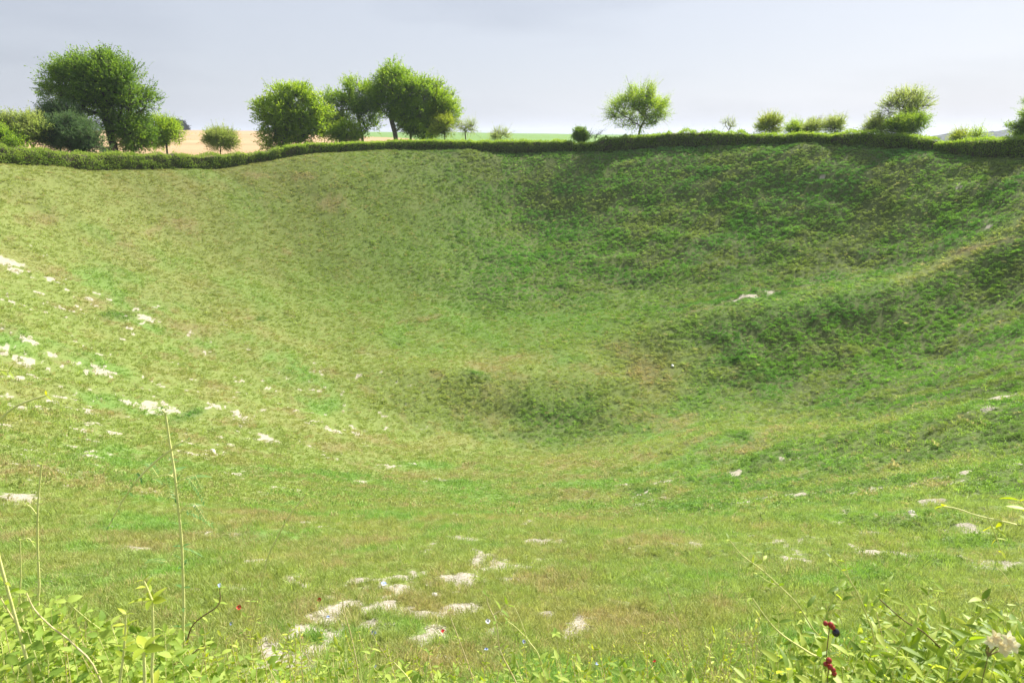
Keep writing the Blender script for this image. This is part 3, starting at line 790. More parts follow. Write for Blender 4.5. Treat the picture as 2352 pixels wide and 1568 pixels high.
T('tree', 'tallest middle tree, rounded crown on a stout pale trunk', 'tree', 912, 9,
  [(915, 205, 62, 46), (905, 180, 44, 30), (945, 215, 48, 42), (888, 235, 34, 34), (945, 250, 44, 36), (925, 265, 30, 26)], 'mid',
  trunk=[(911, 330), (907, 305), (900, 280), (896, 262), (905, 235)], clumps=105, shoots=38, leaf=.21, r0=.34, seed=16, clump_r=.95, shoot_len=.85, bark=M_DRYBARK)
T('tree', 'shaded tree with a dark thin trunk close behind the tallest tree', 'tree', 944, 14,
  [(950, 275, 40, 36), (930, 285, 20, 26), (975, 295, 32, 28)], 'dark', trunk=[(943, 328), (944, 305), (948, 285)], clumps=42, shoots=36, leaf=.21, r0=.18, seed=17, clump_r=.85)
T('tree', 'light green tree at the right end of the tree group, branches sweeping right', 'tree', 992, 9,
  [(1005, 235, 36, 38), (1000, 265, 42, 36), (1028, 258, 26, 28), (985, 290, 26, 24), (1003, 208, 20, 18)], 'light',
  trunk=[(991, 330), (992, 305), (995, 275), (1000, 250)], clumps=62, shoots=34, leaf=.20, r0=.18, wind=(.2, .1), seed=18, clump_r=.85, shoot_len=.8)
T('small_tree', 'small yellow-green tree below the right end of the tree group', 'tree', 1022, 6,
  [(1020, 285, 20, 18), (1012, 300, 14, 12), (1030, 292, 13, 13)], 'yellow', trunk=[(1023, 330), (1021, 310), (1020, 290)], clumps=18, shoots=34, leaf=.15, r0=.07, seed=19, clump_r=.6)
T('shrub', 'rounded light green shrub at the foot of the tree group', 'shrub', 795, 6,
  [(795, 302, 30, 22), (785, 312, 24, 16), (812, 310, 18, 16)], 'light', trunk=[(796, 330), (796, 312)], clumps=26, shoots=42, leaf=.15, r0=.08, seed=20, clump_r=.6)
T('small_tree', 'small sparse grey-green tree with forked stem right of the tree group', 'tree', 1070, 8,
  [(1070, 292, 20, 16), (1058, 288, 11, 11), (1084, 292, 10, 14)], 'pale', trunk=[(1070, 326), (1069, 312), (1068, 300)], clumps=20, shoots=16, leaves=7, leaf=.12, r0=.09, seed=21, clump_r=.5, bark=M_DRYBARK, spiky=1.4)
T('shrub', 'pale wispy shrub half hidden by the hedge before the green field', 'shrub', 1148, 7,
  [(1148, 312, 22, 11), (1142, 306, 12, 8)], 'pale', clumps=14, shoots=24, leaf=.11, r0=.04, seed=22, clump_r=.5, bark=M_DRYBARK, spiky=1.5)
T('evergreen_shrub', 'compact dark upright shrub beside the gap in the hedge', 'shrub', 1333, 2.4,
  [(1333, 312, 16, 17), (1333, 304, 12, 12), (1334, 322, 16, 10)], 'dark', trunk=[(1333, 330), (1333, 312)], clumps=24, shoots=50, leaf=.11, r0=.07, seed=23, clump_r=.42, shoot_len=.35)
T('weed', 'thin grey-green weed stems right of the compact dark shrub', 'plant', 1366, 2.4,
  [(1366, 312, 14, 9), (1374, 306, 8, 7), (1354, 310, 7, 8)], 'blue', clumps=12, shoots=8, leaves=5, leaf=.09, r0=.03, seed=24, clump_r=.35, spiky=1.5)
T('tree', 'open airy light green tree standing alone, many fanned stems', 'tree', 1465, 6,
  [(1470, 250, 50, 44), (1440, 245, 34, 34), (1500, 245, 34, 36), (1470, 218, 38, 24), (1465, 285, 56, 18), (1515, 275, 22, 14), (1420, 262, 20, 18)], 'light',
  trunk=[(1468, 318), (1468, 306)], clumps=95, shoots=24, leaves=8, leaf=.15, r0=.15, seed=25, clump_r=.65, shoot_len=1.0, spiky=1.7, wind=(0, .35), bark=M_DRYBARK)
T('small_shrub', 'tiny V-shaped shrub with few twigs, alone on the right hedge', 'shrub', 1674, 3.5,
  [(1667, 284, 7, 9), (1683, 286, 8, 8), (1674, 290, 8, 8)], 'pale', trunk=[(1674, 306), (1674, 300)], clumps=11, shoots=10, leaves=6, leaf=.10, r0=.05, seed=26, clump_r=.32, spiky=1.6)
T('shrub', 'yellowish bush with one tall bare twig behind the right hedge', 'shrub', 1768, 4.5,
  [(1766, 290, 25, 19), (1776, 280, 16, 14), (1756, 288, 16, 14)], 'yellow', trunk=[(1768, 312), (1768, 300)], clumps=28, shoots=28, leaf=.13, r0=.07, seed=27, clump_r=.5, spiky=1.3)
T('shrub', 'low green bush, left of the three small bushes on the right hedge', 'shrub', 1828, 4,
  [(1828, 298, 18, 11), (1842, 302, 14, 8)], 'light', clumps=16, shoots=36, leaf=.12, r0=.05, seed=28, clump_r=.45)
T('shrub', 'loose bush with slanting twigs, middle of three on the right hedge', 'shrub', 1872, 4,
  [(1872, 292, 22, 11), (1884, 288, 12, 10), (1858, 300, 18, 8)], 'pale', clumps=18, shoots=26, leaf=.12, r0=.05, seed=29, clump_r=.45, spiky=1.4, wind=(.3, .1))
T('shrub', 'upright grey-green bush, right of the three small bushes on the hedge', 'shrub', 1916, 4,
  [(1916, 292, 17, 15), (1924, 284, 9, 9)], 'pale', clumps=18, shoots=28, leaf=.12, r0=.05, seed=30, clump_r=.42, spiky=1.3)
T('shrub', 'olive bush at the left foot of the tall airy tree', 'shrub', 2013, 3.5,
  [(2013, 293, 22, 16), (2022, 286, 14, 12)], 'pale', clumps=22, shoots=36, leaf=.11, r0=.06, seed=31, clump_r=.45)
T('tree', 'tall airy pale green tree on the right, thin see-through crown', 'tree', 2075, 6,
  [(2085, 240, 50, 36), (2060, 248, 34, 34), (2110, 245, 26, 34), (2025, 258, 20, 14), (2088, 215, 38, 16)], 'pale',
  trunk=[(2080, 315), (2079, 300)], clumps=75, shoots=17, leaves=7, leaf=.12, r0=.11, seed=32, clump_r=.62, shoot_len=.6, spiky=1.2)
T('shrub', 'dense dark bush with a leaning bare branch before the tall airy tree', 'shrub', 2082, 3,
  [(2082, 290, 40, 22), (2062, 296, 24, 18), (2108, 285, 24, 18)], 'mid', trunk=[(2075, 315), (2080, 300)], clumps=44, shoots=42, leaf=.11, r0=.07, seed=33, clump_r=.5)
T('small_shrub', 'small bright yellow shrub above the hedge before the wooded hill', 'shrub', 2204, 3,
  [(2204, 316, 18, 8)], 'yellow', clumps=10, shoots=30, leaf=.10, r0=.04, seed=34, clump_r=.35)
T('small_shrub', 'thin green shrub above the hedge before the wooded hill', 'shrub', 2246, 3,
  [(2246, 314, 14, 9)], 'light', clumps=9, shoots=16, leaf=.10, r0=.04, seed=35, clump_r=.35, spiky=1.5)
T('conifer', 'dark conifer cut by the right edge, tiered branches with yellow tips', 'tree', 2372, 3.5,
  [(2365, 300, 30, 20), (2368, 262, 18, 8), (2366, 235, 16, 5), (2340, 290, 22, 6), (2375, 280, 24, 24)], 'mid', trunk=[(2364, 320), (2365, 270), (2366, 225)], clumps=46, shoots=34, leaf=.10, r0=.10, seed=36, clump_r=.35, wind=(-.6, .1), shoot_len=.5)
T('far_trees', 'distant dark blue-grey clump of trees on the horizon of the tan field', 'tree clump', 413, 0,
  [(411, 293, 16, 13), (403, 290, 12, 12), (421, 297, 9, 10)], 'far', trunk=[(412, 302), (411, 292)], clumps=46, shoots=60, leaves=6, leaf=1.1, r0=.5, seed=37, clump_r=2.4, shoot_len=1.6, Y=640, spiky=.3)

# ------------------------------------------------------------------ hedges along the rim
M_HEDGE = leaf_mat('hedge_leaf', (.125, .225, .040), (.215, .335, .060), (.330, .430, .100), .5, .5, nscale=.7)
M_HEDGE_L = leaf_mat('hedge_leaf_light', (.125, .210, .042), (.205, .305, .065), (.310, .390, .105), .45, .5, nscale=.5)
M_HEDGE_CORE = plain_mat('hedge_shaded_core', (.045, .045, .022), (.10, .09, .05), .95, 5, .8)
def hedge(x0, x1, label, mat, seed, thick=.7, dens=900, leaf=.115, group='hedges along the crater rim', ragged=.12):
    g = np.random.default_rng(seed)
    xs = np.arange(x0, x1, 2.0)
    P = []; H = []
    for x in xs:
        d = ray(x, 340); k = math.hypot(d[0], d[1]); dx, dy = d[0] / k, d[1] / k
        r = RR + 1.15
        b = 2 * (dx * -CX + dy * -CY); c = CX ** 2 + CY ** 2 - r * r
        t = (-b + math.sqrt(b * b - 4 * c)) / 2
        yt = np.interp(min(max(x, 0), 2352), TOP[:, 0], TOP[:, 1]) - 2
        dt = ray(x, yt)
        P.append((t * dx, t * dy)); H.append(CZ + dt[2] / math.hypot(dt[0], dt[1]) * t)
    P = np.array(P); H = np.array(H); Z = height(P[:, 0], P[:, 1])
    hh = np.maximum(H - Z, .5)
    Tn = unit(np.gradient(P, axis=0)); Nn = np.stack([-Tn[:, 1], Tn[:, 0]], -1)
    s = np.concatenate([[0], np.cumsum(np.linalg.norm(np.diff(P, axis=0), axis=1))])
    base = np.array([P[len(P) // 2, 0], P[len(P) // 2, 1], Z[len(P) // 2]])
    root = thing('hedge', label, 'hedge', base, group)
    # solid core, coloured dark to stand for the shaded twigs inside
    prof = [(-.6, -.2), (-.7, .5), (-.6, .86), (0, .93), (.6, .86), (.7, .5), (.6, -.2)]
    rows = []
    for (a, b) in prof:
        n = (fbm(s * .9 + a * 9, s * 0 + b * 5, 3, seed) - .5) * .15
        q = P + Nn * (a * thick + n)[:, None]
        rows.append(np.stack([q[:, 0], q[:, 1], Z + np.maximum(b, -.2) * hh - 0], -1))
    V = np.stack(rows, 1); n, m = V.shape[:2]
    i = np.arange(n - 1)[:, None] * m; j = np.arange(m - 1)[None]
    F = np.stack([i + j, i + m + j, i + m + j + 1, i + j + 1], -1).reshape(-1, 4)
    caps = [np.arange(m)[None], (np.arange(m)[::-1] + (n - 1) * m)[None]]
    link('branches', mesh_np('branches', V.reshape(-1, 3) - base, [F] + caps, [M_HEDGE_CORE]), root)  # one closed shell; its dark colour imitates shade between twigs
    # leaves on every side
    N = int(s[-1] * dens)
    ss = g.uniform(0, s[-1], N)
    cx = np.interp(ss, s, P[:, 0]); cy = np.interp(ss, s, P[:, 1]); cz = np.interp(ss, s, Z); ch = np.interp(ss, s, hh)
    nx = np.interp(ss, s, Nn[:, 0]); ny = np.interp(ss, s, Nn[:, 1])
    bump = 1 + (fbm(ss * .8, ss * 0 + 3, 3, seed + 5) - .5) * ragged * 2 + (fbm(ss * 3.5, ss * 0 + 8, 2, seed + 6) - .5) * .2 + (g.random(N) < .03) * g.uniform(0, .3, N)
    side = g.random(N)
    u = np.where(side < .5, -1, np.where(side < .86, g.uniform(-1, 1, N), 1.0))
    ztop = np.sqrt(np.clip(1 - np.abs(u) ** 4 * .3, 0, 1))
    v = np.where((side >= .5) & (side < .86), ztop * g.uniform(.86, 1.04, N), g.uniform(.0, .98, N) ** .8)
    pz = cz + v * ch * bump + g.normal(0, .05, N)
    off_ = u * thick * .86 * (1.02 - .22 * v ** 3) + g.normal(0, .07, N) + (fbm(ss * 1.1, v * 2, 3, seed + 9) - .5) * .45
    P3 = np.stack([cx + nx * off_, cy + ny * off_, pz], -1)
    O = unit(np.stack([nx * u, ny * u, .3 + 1.1 * (v > .85)], -1) + g.normal(0, .55, (N, 3)))
    up = unit(np.array([0, 0, .8]) + O * .5 + g.normal(0, .5, (N, 3)))
    # holes where the dark core shows
    hole = fbm(ss * 1.4, v * 3.2 + 7, 3, seed + 13) > .67
    keep = ~(hole & (side < .5) & (g.random(N) < .8))
    P3, O, up = P3[keep], O[keep], up[keep]
    Vl, Fl = leaf_cards(P3, O, up, leaf * g.uniform(.6, 1.4, len(P3)), leaf * g.uniform(.4, .8, len(P3)))
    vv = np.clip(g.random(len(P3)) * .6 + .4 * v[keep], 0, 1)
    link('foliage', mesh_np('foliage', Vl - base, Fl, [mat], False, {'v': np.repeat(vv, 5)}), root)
    return root
hedge(-60, 640, 'low ragged light green hedge in front of the left-hand trees', M_HEDGE_L, 61, .9, 900, .13, ragged=.32)
hedge(640, 1314.5, 'neat dark clipped hedge below the middle tree group and the green field', M_HEDGE, 62, .65, 900, .12, ragged=.14)
hedge(1315.5, 2151, 'taller thick uneven hedge right of the gap, below the open airy trees', M_HEDGE, 63, .8, 900, .13, ragged=.30)
hedge(2153, 2420, 'dark hedge at the right edge below the wooded hill', M_HEDGE, 64, .75, 900, .12, ragged=.22)

# ------------------------------------------------------------------ wooded hill far right
def far_hill():
    Yh = 1500.
    top = np.array([[2080, 326], [2130, 318], [2150, 314], [2190, 308], [2240, 305], [2290, 302], [2340, 298], [2400, 292], [2600, 285]], float)
    xs = np.linspace(2085, 2560, 420)
    rows = []
    tz = np.interp(xs, top[:, 0], top[:, 1])
    X = (xs - 1176) / FOC / ray(2200, 315)[1] * Yh
    H = np.array([at(x, y, Yh)[2] for x, y in zip(xs, tz)])
    bz = -32.
    V = []
    nk = 46
    for k in range(nk):
        f = k / (nk - 1)
        yy = Yh - 330 + 330 * f * 1.0 if f < 1 else Yh
        hgt = bz + (H - bz) * np.sin(f * math.pi / 2) ** .8
        b = (fbm(X * .055, np.full_like(X, yy * .055), 3, 201) - .5) * 9 + (fbm(X * .16, np.full_like(X, yy * .16), 2, 205) - .5) * 7
        V.append(np.stack([X, np.full_like(X, yy), hgt + b * min(1, f * 5)], -1))
    for k in range(1, 8):
        V.append(np.stack([X, np.full_like(X, Yh + k * 40.), bz + (H - bz) * math.cos(k / 7 * math.pi / 2)], -1))
    V = np.stack(V, 0); a, b = V.shape[:2]
    i = np.arange(a - 1)[:, None] * b; j = np.arange(b - 1)[None]
    F = np.stack([i + j, i + j + 1, i + b + j + 1, i + b + j], -1).reshape(-1, 4)
    m = plain_mat('far_woodland', (.006, .014, .008), (.03, .045, .022), .95, .045, .0)
    o = link('wooded_hill', mesh_np('wooded_hill', V.reshape(-1, 3), F, [m], False))
    tag(o, 'long wooded hill fading blue-grey on the right horizon', 'hill', kind='structure')
far_hill()

# ------------------------------------------------------------------ brown box by the leaning trunk
def wooden_box():
    Y = back(246, 6.5); c = at(246, 347, Y); gz = float(height(np.array([c[0]]), np.array([c[1]]))[0])
    root = thing('wooden_box', 'plain dark brown wooden box half hidden behind the left hedge beside the leaning trunk', 'box', (c[0], c[1], gz))
    sc_ = Y / 1568
    w, tz = 22 * sc_, at(246, 337, Y)[2] - gz
    m = plain_mat('brown_boards', (.075, .042, .028), (.15, .09, .06), .8, 9, .4)
    def box(x0, x1, y0, y1, z0, z1):
        V = [[x, y, z] for z in (z0, z1) for y in (y0, y1) for x in (x0, x1)]
        return np.array(V), np.array([[0, 2, 3, 1], [4, 5, 7, 6], [0, 1, 5, 4], [2, 6, 7, 3], [0, 4, 6, 2], [1, 3, 7, 5]])
    Vs, Fs, o = [], [], 0
    nb = 6; bh = (tz - .12) / nb
    for k in range(nb):
        v, f = box(-w / 2, w / 2, -.02 + .004 * (k % 2), .02, .05 + k * bh, .05 + (k + 1) * bh - .012); Vs.append(v); Fs.append(f + o); o += 8
        v, f = box(-w / 2, w / 2, .6, .64, .05 + k * bh, .05 + (k + 1) * bh - .012); Vs.append(v); Fs.append(f + o); o += 8
    for x in (-w / 2 - .041, w / 2 + .001):
        v, f = box(x, x + .04, -.04, .66, -.1, tz - .07); Vs.append(v); Fs.append(f + o); o += 8
    link('side_boards', mesh_np('side_boards', np.concatenate(Vs), np.concatenate(Fs), [m]), root)
    v, f = box(-w / 2 - .07, w / 2 + .07, -.08, .70, tz - .065, tz)
    link('lid', mesh_np('lid', v, f, [m]), root)
wooden_box()

# ------------------------------------------------------------------ small things lying on the slopes
def lump(name, label, cat, px, py, wpx, hfac, mat, seed, group=None, flat=.35):
    g = np.random.default_rng(seed)
    p = hit(px, py); p[2] = float(height(np.array([p[0]]), np.array([p[1]]))[0])
    s = wpx / 1568 * np.linalg.norm(p - np.array([0, 0, CZ])) / 2
    nu, nv = 14, 9
    V = []
    for j in range(nv):
        f = math.pi * j / (nv - 1)
        for i in range(nu):
            a = 2 * math.pi * i / nu
            d = np.array([math.sin(f) * math.cos(a), math.sin(f) * math.sin(a), math.cos(f)])
            k = 1 + .55 * (float(vnoise(np.array([d[0] * 1.6 + seed]), np.array([d[1] * 1.6 + d[2] * 1.3]), seed)[0]) - .5) + g.uniform(-.06, .06)
            V.append(d * k * s * np.array([1, .75, hfac]))
    i = np.arange(nu); F = []
    for j in range(nv - 1):
        F.append(np.stack([j * nu + i, (j + 1) * nu + i, (j + 1) * nu + (i + 1) % nu, j * nu + (i + 1) % nu], -1))
    o = link(name, mesh_np(name, np.array(V), np.concatenate(F), [mat]), None, [float(p[0]), float(p[1]), float(p[2] + s * hfac * flat)])
    o.rotation_euler = (0, 0, g.uniform(0, 6))
    return tag(o, label, cat, group)
M_CHALK = plain_mat('chalk_stone', (.38, .36, .31), (.62, .60, .54), .9, 14, .5)
M_PAPER = plain_mat('white_paper', (.62, .63, .66), (.74, .74, .76), .7, 10, .3)
lump('paper_scrap', 'small crumpled white paper lying alone on the dark right side of the floor', 'litter', 1545, 836, 10, .6, M_PAPER, 2)
lump('chalk_stone', 'rounded white chalk stone on the near right slope, left of the long leafy shoot', 'stone', 2090, 1207, 17, .6, M_CHALK, 5, 'chalk stones')
lump('chalk_stone', 'pale chalk stone above the left stem, on the bare patch at the left slope', 'stone', 487, 1038, 17, .55, M_CHALK, 6, 'chalk stones')
lump('chalk_stone', 'small chalk stone low in the middle, right of the large bare patch', 'stone', 1000, 1400, 16, .55, M_CHALK, 8, 'chalk stones')
lump('chalk_stone', 'chalk stone on the grass between the thin stem and the bottom bare patch', 'stone', 515, 1296, 15, .55, M_CHALK, 9, 'chalk stones')

def petal_flower(px, py, wpx, mat, label, cat, seed, n=4, name='paper_poppy'):
    g = np.random.default_rng(seed)
    p = hit(px, py); p[2] = float(height(np.array([p[0]]), np.array([p[1]]))[0])
    s = wpx * .52 / 1568 * np.linalg.norm(p - np.array([0, 0, CZ])) / 2
    root = thing(name, label, cat, (p[0], p[1], p[2] + .06))
    a = np.arange(n) * 2 * math.pi / n + g.uniform(-.2, .2, n)
    D = np.stack([np.cos(a), np.sin(a), g.uniform(.1, .6, n)], -1)
    V, F = leaf_full(np.zeros((n, 3)), D, np.array([[0, 0, 1.0]] * n), s * g.uniform(.9, 1.15, n), s * g.uniform(1.1, 1.4, n), curl=g.uniform(-.3, .3, n), seg=5, shape=.6)
    V = V + np.stack([np.zeros(len(V)), np.zeros(len(V)), (vnoise(V[:, 0] / s * 3, V[:, 1] / s * 3, seed) - .5) * s * .35], -1)
    link('petals', mesh_np('petals', V, F, [mat], True), root)
    k = np.arange(8) * math.pi / 4
    cv = np.concatenate([[[0, 0, s * .3]], np.stack([np.cos(k) * s * .2, np.sin(k) * s * .2, np.full(8, s * .1)], -1)])
    cf = np.array([[0, i + 1, (i + 1) % 8 + 1] for i in range(8)])
    link('flower_centre', mesh_np('flower_centre', cv, cf, [M_BLACK]), root)
    for ch_ in list(root.children): ch_.rotation_euler = (.35 + g.uniform(-.2, .4), g.uniform(-.4, .4), 0)
    c = np.array([[g.uniform(-.02, .02), g.uniform(-.02, .02), -.10], [g.uniform(-.008, .008), .004, -.045], [0, 0, 0]])
    v, f = tubes([c], [np.full(len(c), .0016)], 5)
    link('stem', mesh_np('stem', v, f, [M_WIRE], True), root)
M_BLACK = plain_mat('black_berry', (.006, .006, .010), (.012, .012, .02), .15, 5, .0, spec=.6)
M_WIRE = plain_mat('flower_stalk', (.10, .16, .04), (.18, .24, .07), .6, 30, .2)
M_RED = plain_mat('red_paper', (.50, .02, .02), (.62, .05, .04), .6, 30, .3)
M_PINK = plain_mat('faded_red_paper', (.55, .18, .15), (.62, .28, .22), .7, 30, .3)
M_BLUE = plain_mat('blue_paper', (.26, .34, .62), (.42, .48, .72), .6, 30, .3)
M_REDB = plain_mat('red_berry', (.26, .015, .012), (.34, .03, .02), .35, 8, .05, spec=.6)
PF = [(739, 1423, 20, M_RED, 'bright red paper poppy in the grass above the left bare patch'),
      (556, 1447, 22, M_RED, 'dark red paper poppy among leaves right of the tall wiry stem'),
      (1018, 1478, 16, M_RED, 'small red paper poppy in the middle foreground beside a bent stem'),
      (1500, 1556, 16, M_RED, 'red paper poppy at the bottom edge, right of the middle'),
      (696, 1499, 16, M_PINK, 'faded pink paper poppy on the bare ground at the lower left'),
      (514, 1407, 20, M_BLUE, 'blue paper flower beside the tall wiry stem'),
      (537, 1473, 15, M_BLUE, 'blue paper flower low among the lower left leaves'),
      (757, 1453, 14, M_BLUE, 'pale blue paper flower just below the bright red poppy'),
      (884, 1388, 22, M_BLUE, 'blue paper flower at the top of the large bare patch'),
      (860, 1479, 22, M_BLUE, 'blue paper flower below the large bare patch'),
      (1117, 1511, 16, M_BLUE, 'blue paper flower left of the long bent stem in the middle'),
      (1203, 1498, 16, M_BLUE, 'blue paper flower beside the fork of the middle stems'),
      (864, 1556, 14, M_BLUE, 'blue paper flower at the bottom edge, left of the middle'),
      (1371, 1550, 16, M_BLUE, 'blue paper flower at the bottom edge, right of the middle'),
      (2068, 1452, 16, M_BLUE, 'blue paper flower among the lower right leaves'),
      (1121, 1458, 22, M_PAPER, 'white paper flower between the two middle stems')]
for k, (x, y, w_, m_, lb) in enumerate(PF):
    petal_flower(x, y, w_, m_, lb, 'paper flower', 300 + k)

# ------------------------------------------------------------------ foreground plants
ML['bright'] = leaf_mat('leaf_bright_yellow_green', (.22, .30, .03), (.34, .42, .05), (.48, .52, .08), .45, .45, nscale=9)
ML['bush'] = leaf_mat('leaf_bush', (.160, .260, .045), (.290, .400, .075), (.440, .520, .120), .48, .6, nscale=6, spec=.2)
ML['gloss'] = leaf_mat('leaf_glossy', (.120, .200, .032), (.260, .365, .055), (.480, .540, .130), .45, .5, nscale=7, spec=.3)
ML['feather'] = leaf_mat('leaf_feathery', (.100, .210, .065), (.160, .280, .085), (.24, .36, .11), .42, .5, nscale=9)
M_STEM = plain_mat('green_stem', (.58, .60, .20), (.72, .70, .30), .6, 30, .2)
M_STEMB = plain_mat('brown_stem', (.14, .09, .045), (.26, .20, .09), .7, 30, .3)
M_STRAW = plain_mat('straw_stem', (.55, .45, .20), (.68, .60, .32), .7, 30, .2)

def curve3(pts, n=18):
    """Catmull-Rom through the points"""
    P = np.array(pts, float); P = np.vstack([2 * P[0] - P[1], P, 2 * P[-1] - P[-2]])
    out = []
    m = len(P) - 3
    for k in range(m):
        for t in np.linspace(0, 1, max(3, n // m), endpoint=False):
            a, b, c, d = P[k:k + 4]
            out.append(.5 * ((2 * b) + (c - a) * t + (2 * a - 5 * b + 4 * c - d) * t * t + (-a + 3 * b - 3 * c + d) * t ** 3))
    out.append(P[-2]); return np.array(out)

def gz_(x, y): return float(height(np.array([x]), np.array([y]))[0])

def plant(name, label, cat, Y, stems, mat, stem_mat=None, seed=1, group=None, r=.0030):
    """stems: dict(pts=[(px,py[,Y])] root first, leaves, size, t0, wide, kind). The first stem runs on into the ground."""
    g = np.random.default_rng(seed)
    W3 = []
    for s in stems:
        q = [at(p[0], p[1], p[2] if len(p) > 2 else Y) for p in s['pts']]
        W3.append(q)
    b = W3[0][0]
    root3 = np.array([b[0] + (b[0] - W3[0][1][0]) * .3, b[1] + .04, 0]); root3[2] = gz_(root3[0], root3[1])
    if root3[2] < b[2] - .03:
        mid = (root3 + b) / 2; W3[0] = [root3 - np.array([0, 0, .03]), mid] + W3[0]
    else: root3 = b.copy()
    root = thing(name, label, cat, root3, group)
    paths, rads = [], []; LP = {}
    for s, q in zip(stems, W3):
        c = curve3(q, 26); rr = s.get('r', r)
        paths.append(c); rr *= 1.2; rads.append(np.linspace(rr, rr * .5, len(c)))
        n = s.get('leaves', 0)
        if not n: continue
        t0 = s.get('t0', .3); sz = s.get('size', .04); wd = s.get('wide', .5); kind = s.get('kind', 'pair')
        cl = np.concatenate([[0], np.cumsum(np.linalg.norm(np.diff(c, axis=0), axis=1))]); cl /= cl[-1]
        ts = np.linspace(t0, 1, n)
        for k, t in enumerate(ts):
            p = np.array([np.interp(t, cl, c[:, i]) for i in range(3)])
            tn = np.array([np.interp(min(t + .04, 1), cl, c[:, i]) - np.interp(t - .04, cl, c[:, i]) for i in range(3)]); tn = tn / max(np.linalg.norm(tn), 1e-6)
            a = g.uniform(0, 6.28)
            sd_ = unit(np.cross(tn, [math.cos(a), math.sin(a), .3])); up = np.array([0, 0, 1.0])
            z = sz * (1 - .35 * t) * g.uniform(.7, 1.2)
            if kind == 'pair':
                for sgn in (-1, 1):
                    LP.setdefault('m', []).append((p, sd_ * sgn + tn * g.uniform(.2, .8), up + g.normal(0, .3, 3), z, z * wd * g.uniform(.8, 1.1), g.uniform(0, .35)))
            elif kind == 'whorl':
                for w_ in range(5):
                    aa = w_ * 1.256 + a
                    LP.setdefault('m', []).append((p, np.array([math.cos(aa), math.sin(aa), g.uniform(.1, .8)]), up + g.normal(0, .3, 3), z * g.uniform(.6, 1.2), z * wd, g.uniform(.1, .5)))
            elif kind == 'pinnate':
                ax = unit(sd_ + tn * .3 + np.array([0, 0, g.uniform(-.4, .3)])); L_ = z * 3.2
                e = p + ax * L_ + np.array([0, 0, -L_ * .2])
                paths.append(np.array([p, (p + e) / 2 + np.array([0, 0, L_ * .08]), e])); rads.append(np.array([.0008, .0006, .0004]))
                s2 = unit(np.cross(ax, up))
                for w_ in range(9):
                    f = .15 + .85 * w_ / 8; q_ = p + (e - p) * f + np.array([0, 0, L_ * .08 * math.sin(math.pi * f)])
                    for sgn in (-1, 1):
                        LP.setdefault('m', []).append((q_, s2 * sgn + ax * .45, up + g.normal(0, .2, 3), z * .75, z * .24, .15))
    tv, tf = tubes(paths, rads, 6)
    link('stem', mesh_np('stem', tv - root3, tf, [stem_mat or M_STEM], True), root)
    if LP:
        A = LP['m']
        V, F = leaf_full(np.array([a[0] for a in A]), np.array([a[1] for a in A]), np.array([a[2] for a in A]), np.array([a[3] for a in A]), np.array([a[4] for a in A]), np.array([a[5] for a in A]))
        link('leaves', mesh_np('leaves', V - root3, F, [ML[mat]], True, {'v': np.repeat(g.random(len(A)), 18)}), root)
    return root

plant('tall_weed', 'tallest wiry yellow-green stem at the left with one long arching side branch', 'plant', 1.55,
      [dict(pts=[(424, 1500), (422, 1400), (418, 1260), (410, 1170), (400, 1080), (389, 1010), (380, 948)], leaves=20, size=.032, t0=.2, wide=.35, kind='pair', r=.0038),
       dict(pts=[(394, 1033), (360, 1058), (322, 1095), (285, 1145), (250, 1207)], leaves=7, size=.022, t0=.4, wide=.3, r=.0028),
       dict(pts=[(394, 1033), (410, 1020), (432, 1008)], leaves=2, size=.018, r=.0018),
       dict(pts=[(404, 1100), (385, 1090), (350, 1100)], leaves=4, size=.022, t0=.2, kind='pinnate', r=.0012),
       dict(pts=[(405, 1110), (430, 1095), (448, 1090)], leaves=3, size=.022, t0=.3, kind='pinnate', r=.0012),
       dict(pts=[(412, 1180), (428, 1160), (446, 1155)], leaves=3, size=.022, t0=.3, kind='pinnate', r=.0012),
       dict(pts=[(416, 1240), (395, 1270), (384, 1290)], leaves=3, size=.022, t0=.3, kind='pinnate', r=.0012),
       dict(pts=[(380, 948), (372, 940)], leaves=2, size=.018, r=.002)], 'feather', seed=401)
plant('tall_weed', 'straight yellow-green stem with tiny leaves, second from the left edge', 'plant', 1.7,
      [dict(pts=[(93, 1420), (90, 1340), (86, 1240), (88, 1150), (96, 1066)], leaves=18, size=.022, t0=.2, wide=.45, r=.0036),
       dict(pts=[(87, 1185), (72, 1165), (62, 1158)], leaves=2, size=.014, r=.0014)], 'bush', seed=402)
plant('tall_weed', 'short thin stem nearest the left edge of the picture', 'plant', 1.8,
      [dict(pts=[(52, 1420), (48, 1310), (46, 1236)], leaves=8, size=.022, t0=.3, wide=.5, r=.0025),
       dict(pts=[(47, 1240), (66, 1236), (80, 1256)], leaves=3, size=.02, r=.0014)], 'bush', seed=403)
plant('tall_weed', 'slanting thin stem leaning right, in front of the lower left slope', 'plant', 1.9,
      [dict(pts=[(575, 1500), (592, 1400), (610, 1297), (634, 1240), (664, 1186), (704, 1134)], leaves=12, size=.024, t0=.45, wide=.3, r=.0036)], 'bush', M_STEM, seed=404)
plant('leafy_shoot', 'bright yellow shoot entering at the left edge, pointing right', 'plant', 1.3,
      [dict(pts=[(-60, 1040), (0, 966), (30, 938), (62, 922), (106, 908)], leaves=9, size=.03, t0=.3, wide=.28, r=.003),
       dict(pts=[(-50, 860), (-10, 850), (22, 852)], leaves=3, size=.03, t0=.4, wide=.4, r=.002)], 'bright', seed=405)
